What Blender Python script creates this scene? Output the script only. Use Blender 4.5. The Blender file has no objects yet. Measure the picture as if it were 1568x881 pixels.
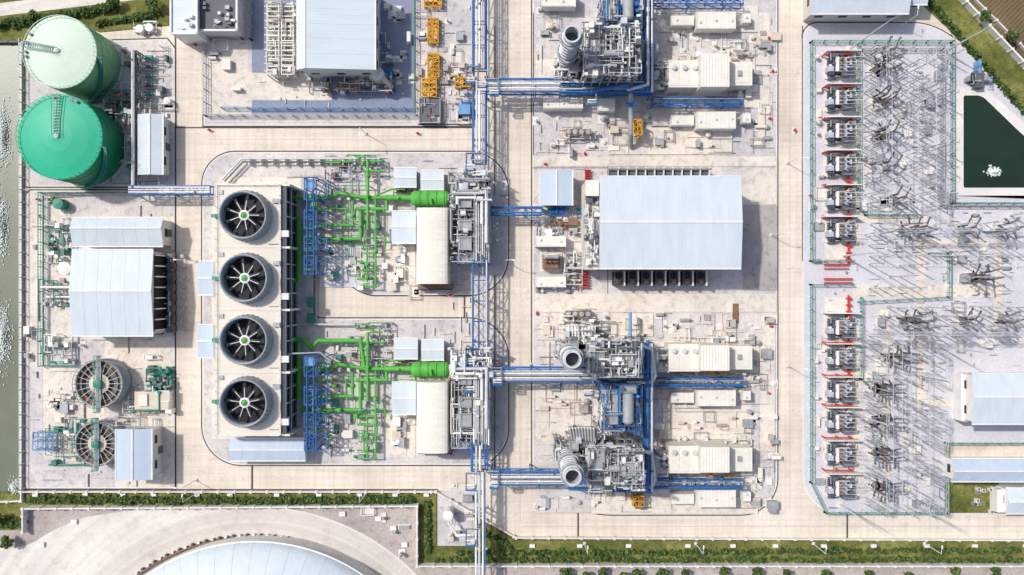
import bpy, math, random
from mathutils import Vector, geometry
R=random.Random(7)
S=0.16; H=200.0; CX=784.0; CY=440.5     # plan grid unit 0.16 m, survey height 200 m
def W(x,y,z=0.0):
    k=S*(1-z/H); return Vector(((x-CX)*k,(CY-y)*k,z))
scene=bpy.context.scene
# ------------------------------------------------------------ materials
def lin(c):
    return tuple(((v/255)/12.92 if v/255<=0.04045 else ((v/255+0.055)/1.055)**2.4) for v in c)
MATS={}
def mat(name,c,rough=0.7,metal=0.0,var=0.12,scale=0.15,fine=2.0,fvar=0.08,kind=None,c2=None,bump=0.0,spec=0.3):
    m=bpy.data.materials.new(name); m.use_nodes=True; nt=m.node_tree; N=nt.nodes; L=nt.links
    b=N['Principled BSDF']; b.inputs['Roughness'].default_value=rough; b.inputs['Metallic'].default_value=metal
    b.inputs['Specular IOR Level'].default_value=spec
    col=lin(c); tc=N.new('ShaderNodeTexCoord'); src=tc.outputs['Object']
    def noise(sc,det=5,vec=src,ro=0.6):
        n=N.new('ShaderNodeTexNoise'); n.inputs['Scale'].default_value=sc; n.inputs['Detail'].default_value=det
        n.inputs['Roughness'].default_value=ro; L.new(vec,n.inputs['Vector']); return n.outputs['Fac']
    def ramp(f,a,ca,b_,cb):
        r=N.new('ShaderNodeValToRGB'); e=r.color_ramp.elements
        e[0].position=a; e[0].color=(*ca,1); e[1].position=b_; e[1].color=(*cb,1); L.new(f,r.inputs[0]); return r.outputs[0]
    def mul(a,b2,f=1.0,mode='MULTIPLY'):
        x=N.new('ShaderNodeMixRGB'); x.blend_type=mode; x.inputs[0].default_value=f
        L.new(a,x.inputs[1]); L.new(b2,x.inputs[2]); return x.outputs[0]
    lo=tuple(v*(1-var) for v in col)
    hi=tuple(min(v*(1+var*0.6),0.95) for v in (lin(c2) if c2 else col))
    o=ramp(noise(scale),0.35,lo,0.65,hi)
    fn=noise(fine,3)
    o=mul(o,ramp(fn,0.3,(1-fvar*1.6,)*3,0.7,(1.0,)*3))
    if kind=='road':
        br=N.new('ShaderNodeTexBrick'); br.offset=0; br.inputs['Scale'].default_value=1
        br.inputs['Brick Width'].default_value=6.08; br.inputs['Row Height'].default_value=6.08
        br.inputs['Mortar Size'].default_value=0.045; br.inputs['Mortar Smooth'].default_value=0.3
        br.inputs['Color1'].default_value=(1,1,1,1); br.inputs['Color2'].default_value=(0.95,0.945,0.94,1); br.inputs['Mortar'].default_value=(0.84,0.82,0.8,1)
        mp=N.new('ShaderNodeMapping'); mp.inputs['Location'].default_value=(1.1,2.3,0); L.new(src,mp.inputs[0]); L.new(mp.outputs[0],br.inputs['Vector'])
        o=mul(o,br.outputs['Color'])
        for sc in ((0.03,0.9,1),(0.9,0.03,1)):
            mp=N.new('ShaderNodeMapping'); mp.inputs['Scale'].default_value=sc; L.new(src,mp.inputs[0])
            o=mul(o,ramp(noise(1.0,4,mp.outputs[0]),0.3,(0.88,0.87,0.86),0.6,(1,1,1)))
        o=mul(o,ramp(noise(0.35,6),0.58,(1,1,1),0.8,(0.70,0.67,0.64)))
        o=mul(o,ramp(noise(0.035,4),0.5,(1,1,1),0.72,(0.84,0.825,0.81)))
    if kind=='patch':
        o=mul(o,ramp(noise(0.05,3),0.44,(0.89,0.90,0.94),0.56,(1,1,1)))
        o=mul(o,ramp(noise(0.6,6),0.5,(1,1,1),0.78,(0.64,0.59,0.55)))
    if kind=='swirl':
        ra=N.new('ShaderNodeVectorMath'); ra.operation='DISTANCE'; L.new(src,ra.inputs[0]); ra.inputs[1].default_value=((390-784)*.16,(440.5-1122)*.16,0)
        nz=N.new('ShaderNodeTexNoise'); nz.noise_dimensions='1D'; nz.inputs['Scale'].default_value=.35; nz.inputs['Detail'].default_value=3
        L.new(ra.outputs['Value'],nz.inputs['W']); o=mul(o,ramp(nz.outputs['Fac'],0.3,(.87,.865,.865),0.65,(1.04,1.04,1.03)))
        o=mul(o,ramp(noise(0.3,6),0.5,(1,1,1),0.75,(0.8,0.77,0.75)))
    if kind=='grass':
        o=mul(o,ramp(noise(0.7,8,ro=0.8),0.35,(0.45,0.5,0.4),0.65,(1.15,1.1,1.0)))
    if kind in('ribx','riby'):
        w=N.new('ShaderNodeTexWave'); w.wave_type='BANDS'; w.bands_direction='X' if kind=='ribx' else 'Y'
        w.inputs['Scale'].default_value=0.42; L.new(src,w.inputs['Vector'])
        o=mul(o,ramp(w.outputs['Fac'],0.0,(0.965,0.97,0.975),0.4,(1,1,1)))
        mp=N.new('ShaderNodeMapping'); mp.inputs['Scale'].default_value=(.5,.06,1) if kind=='ribx' else (.06,.5,1); L.new(src,mp.inputs[0])
        o=mul(o,ramp(noise(1.0,5,mp.outputs[0]),0.35,(0.92,0.92,0.915),0.6,(1,1,1)))
    if kind=='field':
        mp=N.new('ShaderNodeMapping'); mp.inputs['Rotation'].default_value=(0,0,0.8); L.new(src,mp.inputs[0])
        w=N.new('ShaderNodeTexWave'); w.inputs['Scale'].default_value=0.35; w.inputs['Distortion'].default_value=2; L.new(mp.outputs[0],w.inputs['Vector'])
        o=mul(o,ramp(w.outputs['Fac'],0.2,(0.75,0.72,0.7),0.8,(1.1,1.1,1.0)))
    L.new(o,b.inputs['Base Color'])
    if kind=='water':
        bp=N.new('ShaderNodeBump'); bp.inputs['Strength'].default_value=0.12; bp.inputs['Distance'].default_value=0.15
        L.new(noise(1.6,6),bp.inputs['Height']); L.new(bp.outputs[0],b.inputs['Normal'])
    elif bump>0:
        bp=N.new('ShaderNodeBump'); bp.inputs['Strength'].default_value=bump; bp.inputs['Distance'].default_value=0.1
        L.new(fn,bp.inputs['Height']); L.new(bp.outputs[0],b.inputs['Normal'])
    MATS[name]=m; return m
mat('road_conc',(234,221,205),0.85,var=0.06,scale=0.06,kind='road',c2=(238,227,212))
mat('pave',(233,223,209),0.85,var=0.08,scale=0.08,kind='patch',fvar=0.1)
mat('grav',(219,213,211),0.9,var=0.10,scale=0.07,fine=3.5,fvar=0.16,kind='patch',c2=(226,218,212),bump=0.4)
mat('gravblue',(215,213,219),0.9,var=0.08,scale=0.1,fine=3.5,fvar=0.16,bump=0.4)
mat('slate',(144,153,174),0.9,var=0.1,scale=0.2,fine=3,fvar=0.14)
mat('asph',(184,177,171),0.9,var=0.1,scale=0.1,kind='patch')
mat('dirt',(200,188,180),0.95,var=0.14,scale=0.08,fine=2.5,fvar=0.2,kind='patch')
mat('tan',(228,221,212),0.9,var=0.07,scale=0.05,kind='swirl')
mat('loop',(214,207,200),0.9,var=0.07,scale=0.05,kind='swirl')
mat('kerb',(226,221,214),0.8,var=0.08)
mat('drain',(84,79,78),0.9,var=0.2,scale=0.5)
mat('grass',(122,134,66),0.95,var=0.3,scale=0.12,fine=3,fvar=0.3,kind='grass',c2=(152,150,90))
mat('terrain',(120,118,80),0.95,var=0.25,scale=0.02,fine=0.6,fvar=0.25,kind='grass',c2=(140,128,95))
mat('field',(118,102,78),0.95,var=0.2,scale=0.1,kind='field')
mat('water',(110,118,100),0.35,var=0.14,scale=0.06,kind='water',spec=0.35)
mat('waterdk',(36,54,42),0.25,var=0.15,scale=0.1,kind='water',spec=0.35)
mat('roofx',(204,213,219),0.5,var=0.03,scale=0.06,fvar=0.02,kind='ribx')
mat('roofy',(204,213,219),0.5,var=0.03,scale=0.06,fvar=0.02,kind='riby')
mat('roofbx',(188,202,216),0.5,var=0.04,scale=0.06,fvar=0.03,kind='ribx')
mat('roofcream',(238,231,217),0.55,var=0.04,scale=0.1,kind='riby')
mat('deck',(226,218,204),0.7,var=0.06,scale=0.12,fvar=0.06)
mat('wall',(208,206,201),0.7,var=0.08)
mat('walldk',(98,102,110),0.6,var=0.15)
mat('window',(30,36,44),0.2)
mat('white',(234,232,228),0.55,var=0.07,scale=0.4)
mat('cream',(232,226,214),0.55,var=0.06,scale=0.3)
mat('beige',(212,200,180),0.6,var=0.1,scale=0.3)
mat('steel',(168,170,173),0.5,0.15,var=0.22,scale=0.5)
mat('galv',(188,192,199),0.6,0.1,var=0.2,scale=0.5)
mat('steeldk',(106,109,114),0.55,0.15,var=0.25,scale=0.5)
mat('alum',(206,209,212),0.45,0.15,var=0.14,scale=0.6)
mat('dull',(166,168,169),0.65,0.1,var=0.14,scale=0.6)
mat('black',(34,36,40),0.6,var=0.3,scale=0.5)
mat('blue',(48,108,172),0.5,var=0.15,scale=0.4)
mat('bluelt',(112,160,202),0.5,var=0.15,scale=0.4)
mat('green',(92,178,74),0.5,var=0.16,scale=0.4)
mat('teal',(64,142,122),0.5,var=0.2,scale=0.4)
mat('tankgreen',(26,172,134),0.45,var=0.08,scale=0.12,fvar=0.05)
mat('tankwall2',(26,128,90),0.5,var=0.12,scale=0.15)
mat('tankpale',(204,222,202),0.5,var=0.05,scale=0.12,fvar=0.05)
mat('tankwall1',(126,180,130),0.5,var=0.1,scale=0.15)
mat('yellow',(222,166,58),0.5,var=0.15,scale=0.5)
mat('red',(212,62,48),0.5,var=0.12,scale=0.5)
mat('brown',(136,104,84),0.6,var=0.2,scale=0.5)
mat('stack',(158,166,172),0.5,var=0.08,scale=0.3)
mat('leafa',(74,96,44),0.8,var=0.3,scale=0.8)
mat('leafb',(104,124,60),0.8,var=0.3,scale=0.8)
mat('leafc',(50,70,38),0.8,var=0.3,scale=0.8)
mat('bark',(96,78,60),0.9)
mat('foam',(230,238,234),0.7)
mat('fence',(88,152,138),0.6,var=0.2,scale=0.5)
# ------------------------------------------------------------ builder
class B:
    def __init__(s,name): s.n=name; s.v=[]; s.f=[]; s.m=[]; s.mats=[]; s.sm=[]
    def mi(s,m):
        if m not in s.mats: s.mats.append(m)
        return s.mats.index(m)
    def add(s,vs,fs,m,sm=False):
        b=len(s.v); s.v+= [tuple(v) for v in vs]; i=s.mi(m)
        for f in fs: s.f.append(tuple(b+k for k in f)); s.m.append(i); s.sm.append(sm)
    def wbox(s,x0,y0,z0,x1,y1,z1,m,top=None):
        if x0>x1:x0,x1=x1,x0
        if y0>y1:y0,y1=y1,y0
        vs=[(x0,y0,z0),(x1,y0,z0),(x1,y1,z0),(x0,y1,z0),(x0,y0,z1),(x1,y0,z1),(x1,y1,z1),(x0,y1,z1)]
        s.add(vs,[(3,2,1,0),(0,1,5,4),(1,2,6,5),(2,3,7,6),(3,0,4,7)],m); s.add(vs[4:],[(0,1,2,3)],top or m)
    def box(s,a,b,c,d,z0,z1,m,top=None):
        p=W(a,b,z1); q=W(c,d,z1); s.wbox(p.x,p.y,z0,q.x,q.y,z1,m,top)
    def tube(s,p,q,r,m,n=8,r2=None,sm=False):
        p=Vector(p);q=Vector(q); d=q-p
        if d.length<1e-5: return
        d.normalize(); u=d.cross(Vector((0,0,1)))
        if u.length<1e-3: u=Vector((1,0,0))
        u.normalize(); w=u.cross(d); r2=r if r2 is None else r2; ph=math.pi/4 if n==4 else 0
        vs=[]
        for c,rr in((p,r),(q,r2)):
            for i in range(n):
                a=2*math.pi*i/n+ph; vs.append(c+u*math.cos(a)*rr+w*math.sin(a)*rr)
        s.add(vs,[(i,i+n,(i+1)%n+n,(i+1)%n) for i in range(n)],m,sm)
        s.add(vs,[tuple(range(n)),tuple(range(2*n-1,n-1,-1))],m)
    def beam(s,p,q,w,m): s.tube(p,q,w*0.707,m,4)
    def wpipe(s,pts,r,m,n=8):
        pts=[Vector(p) for p in pts]
        for i in range(len(pts)-1):
            p,q=pts[i],pts[i+1]; d=(q-p)
            if d.length<1e-4: continue
            d.normalize(); s.tube(p-d*(r*0.6 if i>0 else 0),q+d*(r*0.6 if i<len(pts)-2 else 0),r,m,n,sm=True)
    def pipe(s,pts,r,m,n=8): s.wpipe([W(*p) for p in pts],r,m,n)
    def lathe(s,c,prof,m,seg=32,sm=False,cap=False):
        vs=[];n=len(prof)
        for r,z in prof:
            for i in range(seg):
                a=2*math.pi*i/seg; vs.append((c[0]+r*math.cos(a),c[1]+r*math.sin(a),z))
        fs=[(j*seg+i,j*seg+(i+1)%seg,(j+1)*seg+(i+1)%seg,(j+1)*seg+i) for j in range(n-1) for i in range(seg)]
        s.add(vs,fs,m,sm)
        if cap: s.add(vs[-seg:],[tuple(range(seg))],m)
    def cyl(s,px,py,r,z0,z1,m,seg=20):
        c=W(px,py,z1); s.lathe((c.x,c.y),[(r,z0),(r,z1)],m,seg,True); s.lathe((c.x,c.y),[(r,z1),(0.001,z1+r*0.12)],m,seg)
    def hvessel(s,p,q,r,m):
        p=Vector(p);q=Vector(q);d=(q-p).normalized()
        s.tube(p,q,r,m,16,sm=True); s.tube(q,q+d*r*0.35,r,m,16,r*0.75,True); s.tube(q+d*r*0.35,q+d*r*0.55,r*0.75,m,16,r*0.3,True)
        s.tube(p,p-d*r*0.35,r,m,16,r*0.75,True); s.tube(p-d*r*0.35,p-d*r*0.55,r*0.75,m,16,r*0.3,True)
        for t in(0.2,0.8):
            c=p.lerp(q,t); s.wbox(c.x-.3,c.y-r*0.8,0,c.x+.3,c.y+r*0.8,c.z-r*0.5,'kerb')
    def rail(s,x0,y0,x1,y1,z,m,h=1.1,w=0.08):
        for a,b in(((x0,y0),(x1,y0)),((x1,y0),(x1,y1)),((x1,y1),(x0,y1)),((x0,y1),(x0,y0))):
            a=Vector((*a,z));b=Vector((*b,z)); L=(b-a).length; n=max(1,int(L/2.5))
            for hh in(h,h*.5): s.beam(a+Vector((0,0,hh)),b+Vector((0,0,hh)),w,m)
            for i in range(n): c=a.lerp(b,i/n); s.beam(c,c+Vector((0,0,h)),w,m)
    def platform(s,a,b,c,d,z,m='steel',rm='steel',legs=True):
        p=W(a,b,z);q=W(c,d,z); x0,x1=sorted((p.x,q.x)); y0,y1=sorted((p.y,q.y))
        s.wbox(x0,y0,z-.12,x1,y1,z,m); s.rail(x0,y0,x1,y1,z,rm)
        if legs:
            for x in(x0,x1):
                for y in(y0,y1): s.beam((x,y,0),(x,y,z-.12),.3,rm)
    def frame(s,a,b,c,d,z,nx,ny,m,levels=2,w=.28,brace=True):
        p=W(a,b,z);q=W(c,d,z); x0,x1=sorted((p.x,q.x)); y0,y1=sorted((p.y,q.y))
        X=[x0+(x1-x0)*i/nx for i in range(nx+1)]; Y=[y0+(y1-y0)*i/ny for i in range(ny+1)]
        for x in X:
            for y in Y: s.beam((x,y,0),(x,y,z),w,m)
        for l in range(1,levels+1):
            zz=z*l/levels
            for x in X: s.beam((x,y0,zz),(x,y1,zz),w,m)
            for y in Y: s.beam((x0,y,zz),(x1,y,zz),w,m)
            if brace and l==levels:
                for j in range(ny):
                    for i in range(nx):
                        if (i+j+l)%2: s.beam((X[i],Y[j],zz-.05),(X[i+1],Y[j+1],zz-.05),w*.6,m)
                        else: s.beam((X[i+1],Y[j],zz-.05),(X[i],Y[j+1],zz-.05),w*.6,m)
    def clutter(s,a,b,c,d,z0,z1,n,mats,r0=.12,r1=.35,drop=.35,maxl=9,boxes=0):
        p=W(a,b,(z0+z1)/2);q=W(c,d,(z0+z1)/2); x0,x1=sorted((p.x,q.x)); y0,y1=sorted((p.y,q.y))
        for _ in range(n):
            P=[R.uniform(x0,x1),R.uniform(y0,y1),R.uniform(z0,z1)]; pts=[tuple(P)]; ax=R.randint(0,1)
            for k in range(R.choice((1,1,2,2,3))):
                if R.random()<.2: P[2]=R.uniform(z0,z1)
                else:
                    lo,hi=((x0,x1),(y0,y1))[ax]; P[ax]=min(hi,max(lo,P[ax]+R.choice((-1,1))*R.uniform(1.0,maxl))); ax=1-ax
                pts.append(tuple(P))
            if R.random()<drop: pts.append((P[0],P[1],0))
            m=R.choice(mats); r=R.uniform(r0,r1)*R.choice((.6,.8,1)); s.wpipe(pts,r,m,6)
            v=pts[0]
            if R.random()<.4: s.wbox(v[0]-r*1.7,v[1]-r*1.7,v[2]-r*1.7,v[0]+r*1.7,v[1]+r*1.7,v[2]+r*1.8,m)
        for _ in range(boxes):
            x=R.uniform(x0,x1);y=R.uniform(y0,y1);z=R.uniform(z0,z1);u=R.uniform(.4,1.5);w=R.uniform(.4,1.5)
            s.wbox(x-u/2,y-w/2,max(0,z-R.uniform(1,3)),x+u/2,y+w/2,z,R.choice(mats))
    def equip(s,a,b,c,d,n,mats):
        # small ground equipment: plinth + cabinet / pump / drum / railing
        for _ in range(n):
            p=W(R.uniform(a,c),R.uniform(b,d)); x,y=p.x,p.y; t=R.random(); u=R.uniform(.3,1.2); w=R.uniform(.3,1.2); h=R.uniform(.6,2.2); m=R.choice(mats)
            s.wbox(x-u-.25,y-w-.25,.1,x+u+.25,y+w+.25,.3,'kerb')
            if t<.4: s.wbox(x-u,y-w,.3,x+u,y+w,h,m); s.wbox(x-u-.08,y-w-.08,h,x+u+.08,y+w+.08,h+.1,m)
            elif t<.6: s.tube((x-u,y,.9),(x+u,y,.9),.4,m,8); s.tube((x+u,y,.9),(x+u+.6,y,.9),.2,'steeldk',6)
            elif t<.8: s.lathe((x,y),[(min(u,w)*.8,.3),(min(u,w)*.8,h),(.05,h+.3)],m,12)
            else: s.rail(x-u*1.5,y-w*1.5,x+u*1.5,y+w*1.5,.3,m,1.1,.1)
    def done(s):
        me=bpy.data.meshes.new(s.n); me.from_pydata(s.v,[],s.f)
        for m in s.mats: me.materials.append(MATS[m])
        me.polygons.foreach_set('material_index',s.m); me.polygons.foreach_set('use_smooth',s.sm); me.update()
        o=bpy.data.objects.new(s.n,me); scene.collection.objects.link(o); return o
def inst(o,name,x,y,rot=0,sc=1):
    n=bpy.data.objects.new(name,o.data); p=W(x,y); n.location=p; n.rotation_euler=(0,0,rot); n.scale=(sc,)*3; scene.collection.objects.link(n); return n
# ------------------------------------------------------------ ground sheets
def fillet(pts):
    out=[];n=len(pts)
    for i,p in enumerate(pts):
        r=p[2] if len(p)>2 else 0
        c=Vector(p[:2])
        if r<=0: out.append(c); continue
        a=(Vector(pts[i-1][:2])-c).normalized(); b=(Vector(pts[(i+1)%n][:2])-c).normalized()
        A=c+a*r; Bq=c+b*r
        for k in range(11):
            t=k/10; kk=0.55
            p1=A-a*r*kk; p2=Bq-b*r*kk
            out.append(A*(1-t)**3+p1*3*t*(1-t)**2+p2*3*t*t*(1-t)+Bq*t**3)
    return out
def area(P): return sum(P[i-1].x*P[i].y-P[i].x*P[i-1].y for i in range(len(P)))/2
def offs(P,d):
    s=1 if area(P)>0 else -1; out=[];n=len(P)
    for i in range(n):
        e1=(P[i]-P[i-1]); e2=(P[(i+1)%n]-P[i])
        if e1.length<1e-6: e1=e2
        if e2.length<1e-6: e2=e1
        e1=e1.normalized(); e2=e2.normalized(); n1=Vector((e1.y,-e1.x));n2=Vector((e2.y,-e2.x)); nn=(n1+n2)
        if nn.length<1e-6: nn=n1
        nn.normalize(); out.append(P[i]+nn*s*d/max(.5,nn.dot(n1)))
    return out
def sheet(b,P,z,m,z0=None):
    P=[p if isinstance(p,Vector) else Vector(p[:2]) for p in P]
    vs=[((p.x-CX)*S,(CY-p.y)*S,z) for p in P]
    tris=geometry.tessellate_polygon([[Vector(v) for v in vs]])
    fs=[]
    for t in tris:
        a,b2,c=[Vector(vs[i]) for i in t]
        fs.append(tuple(t) if (b2-a).cross(c-a).z>0 else tuple(reversed(t)))
    b.add(vs,fs,m)
    if z0 is not None:
        n=len(vs); v2=vs+[(v[0],v[1],z0) for v in vs]; b.add(v2,[(i,(i+1)%n,(i+1)%n+n,i+n) for i in range(n)],'kerb')
def rc(a,b,c,d,r=0): return [(a,b,r),(c,b,r),(c,d,r),(a,d,r)]
def S1(name,P,z,m,z0=None): b=B(name); sheet(b,fillet(P),z,m,z0); return b.done()
def island(name,P,m,grow=2.0):
    F=fillet(P); b=B(name); sheet(b,offs(F,grow),.045,'drain'); sheet(b,F,.13,'kerb',.02); sheet(b,offs(F,-2),.145,m); return b.done()
S1('ground',rc(-9000,-9000,11000,10000),0,'terrain')
S1('plant_road',[(33,62),(262,40),(262,-400),(1405,-400),(1405,0),(1440,30),(1470,60),(1900,520),(1900,826),(800,826),(744,800),(690,752),(33,752)],.02,'road_conc')
island('process_island',[(310,233,50),(778,233,60),(778,452,60),(545,452,30),(512,400,8),(480,400,20),(480,488,12),(778,488,60),(778,680,20),(745,712),(310,712,60)],'grav')
island('power_block_island',[(815,-400),(1190,-400),(1190,788,55),(880,788,55),(815,740,30)],'grav')
island('switchyard_island',[(1229,36,22),(1440,36,40),(1470,70,20),(1900,510),(1900,788),(1229,788,60)],'gravblue')
island('substation_island',[(312,-400),(725,-400),(725,193),(312,193)],'grav')
island('water_treatment_island',[(40,292,10),(268,292),(268,748),(40,748)],'pave')
island('tank_yard_island',[(40,66),(256,60),(268,75),(268,286),(40,286)],'grav')
S1('pond',rc(-400,68,33,752),.03,'water')
for nm,P,z,m in [
 ('grass',[(-400,-400),(258,-400),(258,38),(33,62),(-400,64)],.035,'grass'),
 ('service_road',[(-60,32),(250,-5),(250,-24),(-60,12)],.05,'tan'),
 ('lawn',[(1405,-400),(2200,-400),(2200,800),(1900,520),(1470,62),(1405,2)],.04,'grass'),
 ('farm_field',[(1478,0),(1445,-60),(2300,-300),(2300,700),(1568,92)],.07,'field'),
 ('perimeter_road',[(1425,-60),(1445,-60),(2100,560),(2100,580)],.06,'tan'),
 ('lower_yard',[(-400,752),(640,776),(640,865),(2200,865),(2200,1500),(-400,1500)],.035,'dirt'),
 ('grass_strip',[(33,756),(668,756),(668,772),(42,774),(42,812),(-400,812),(-400,756)],.07,'grass'),
 ('grass_verge',[(642,770),(668,770),(668,838),(735,838),(735,803),(800,828),(2200,828),(2200,861),(642,861)],.06,'grass'),
 ('gravel_pad',rc(670,752,730,836),.08,'grav'),
]: S1(nm,P,z,m)
b=B('curved_road'); c=W(390,1122)
sheet(b,fillet([(-400,845),(40,838,20),(100,800,40),(170,782,60),(330,774),(290,900),(100,1100),(-400,1100)]),.05,'tan')
b.lathe((c.x,c.y),[(347*S,.08),(303*S,.08)],'loop',160)
b.lathe((c.x,c.y),[(345*S+.12,.1),(345*S-.12,.1)],'kerb',160)
b.done()
def patches(name,L,z):
    b=B(name); 
    for i,(x0,y0,x1,y1,m) in enumerate(L): sheet(b,[Vector(p[:2]) for p in rc(x0,y0,x1,y1)],z+.012*i,m)
    return b.done()
patches('paved_area',[
 (386,-300,636,177,'slate'),(316,62,380,176,'pave'),(380,112,508,154,'pave'),(316,-200,380,60,'grav'),(640,-200,725,190,'grav'),
 (325,272,462,672,'pave'),(588,374,636,446,'pave'),(588,636,636,700,'pave'),(490,378,545,440,'gravblue'),(505,250,560,290,'gravblue'),
 (818,240,1188,255,'pave'),(1137,258,1188,314,'pave'),(1137,315,1189,445,'asph'),(818,450,1188,478,'pave'),(1000,90,1160,166,'pave'),  # asph patch: darker concrete, with the turbine hall's shadow put into its tone
 (1160,20,1178,216,'pave'),(935,196,1120,237,'pave'),(820,92,850,120,'pave'),(1000,520,1162,572,'pave'),(1000,676,1162,728,'pave'),
 (820,590,905,680,'pave'),(1163,500,1186,690,'pave'),(820,745,905,785,'grav'),(1015,620,1150,672,'pave'),(1005,10,1160,50,'pave'),
 (905,760,1160,786,'pave'),(935,480,1000,515,'pave')],.16)
patches('yard_path',[(1310,328,1400,341,'pave'),(1403,330,1418,626,'pave'),(1305,436,1535,456,'pave'),(1305,70,1318,380,'pave'),(1305,500,1318,760,'pave'),
 (1418,366,1535,376,'pave'),(1522,376,1534,500,'pave'),(1418,612,1470,622,'pave'),(1262,370,1300,398,'tan'),(1262,455,1300,482,'tan'),(1350,470,1362,770,'pave'),
 (1446,680,1700,700,'road_conc')],.16)
S1('lawn',rc(1446,738,1528,785),.36,'grass'); 
patches('gravel_area',[(108,300,266,332,'grav'),(70,520,160,556,'grav'),(42,560,66,746,'grav'),(160,600,205,660,'grav'),(40,705,175,746,'grav'),(236,380,266,516,'grav')],.16)
b=B('trench_covers')
def zone(x0,y0,x1,y1,n,mm,s0,s1,z=.5):
    for i in range(n):
        x=R.uniform(x0,x1);y=R.uniform(y0,y1);u=R.uniform(s0,s1);v=R.uniform(s0,s1)
        if R.random()<.4: u*=4;v=R.uniform(.6,1.2)
        elif R.random()<.4: v*=4;u=R.uniform(.6,1.2)
        zz=z+i*.0015
        b.wbox(*W(x,y).xy,.02,*W(min(x1,x+u),min(y1,y+v)).xy,zz,R.choice(mm))
GG=['grav','pave','kerb','asph','pave','grav','gravblue','asph']
zone(820,20,1180,235,130,GG,2,11); zone(820,480,1180,780,180,GG,2,11); zone(460,245,720,445,80,GG,2,9); zone(460,495,720,700,80,GG,2,9)
zone(820,258,895,445,40,GG,2,8); zone(45,295,265,745,110,GG,2,9); zone(150,66,262,280,40,GG,2,8); zone(642,5,720,188,40,GG,2,8)
zone(1240,70,1440,780,200,['grav','pave','kerb','gravblue','steel'],1,4); zone(1425,320,1565,560,100,['grav','pave','kerb','steel'],1,4); zone(390,120,632,175,20,['kerb','asph','grav'],1,4)
zone(690,240,720,700,40,GG,2,7)
b.done()
b=B('road_drain_line')
for (x0,y0,x1,y1) in [(816,20,817.4,238),(268,195,725,196.4),(35,749,670,751),(268,40,269.5,745),(640,190,725,192),(1228,40,1229,400),(765,300,778,301),(385,712,387,750),(268,738,270,752),(1296,786,1298,826),(884,786,886,826),(710,452,712,488),(815,257,930,258),(930,240,931,450),(757,40,758.2,300),(757,420,758.2,560),(757,590,758.2,740),(1100,240,1101,256),(796,0,796.6,800),(1209,0,1209.5,780),(800,806,1568,806.5),(320,214,720,214.5)]:
    b.wbox(*W(x0,y0).xy,.0,*W(x1,y1).xy,.19 if x0 not in(796,1209,800,320) else .03,'drain' if x0 not in(796,1209,800,320) else 'asph')
b.done()
b=B('reservoir_pond'); P=fillet([(1462,134,6),(1506,134,8),(1568,190),(1700,310),(1700,300),(1462,300,4)])
sheet(b,P,.4,'kerb',.0); P2=fillet([(1474,147,3),(1502,147,8),(1560,203),(1660,288),(1474,288,3)]); sheet(b,P2,.42,'waterdk'); b.done()
def splash(name,x,y,sx,sy,n,zb):
    b=B(name); c=W(x,y); b.tube((c.x,c.y,0),(c.x,c.y,zb+.5),.2,'steel')
    for i in range(n):
        dx=R.gauss(0,sx);dy=R.gauss(0,sy); s=R.uniform(.06,.22); z=zb+.1+R.random()*1.2*math.exp(-(dx/sx)**2-(dy/sy)**2)
        p=(c.x+dx,c.y+dy); b.add([(p[0]-s,p[1],z),(p[0],p[1]-s,z),(p[0]+s,p[1]+s*.3,z+s),(p[0],p[1]+s,z)],[(0,1,2,3)],'foam')
    b.done()
splash('pond_fountain',1520,264,.7,.45,320,.42)
for (x,y) in((5,208),(3,345),(6,515),(24,745)): splash('pond_aerator',x,y,.8,3.4 if y<700 else .8,900 if y<700 else 260,.03)
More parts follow.
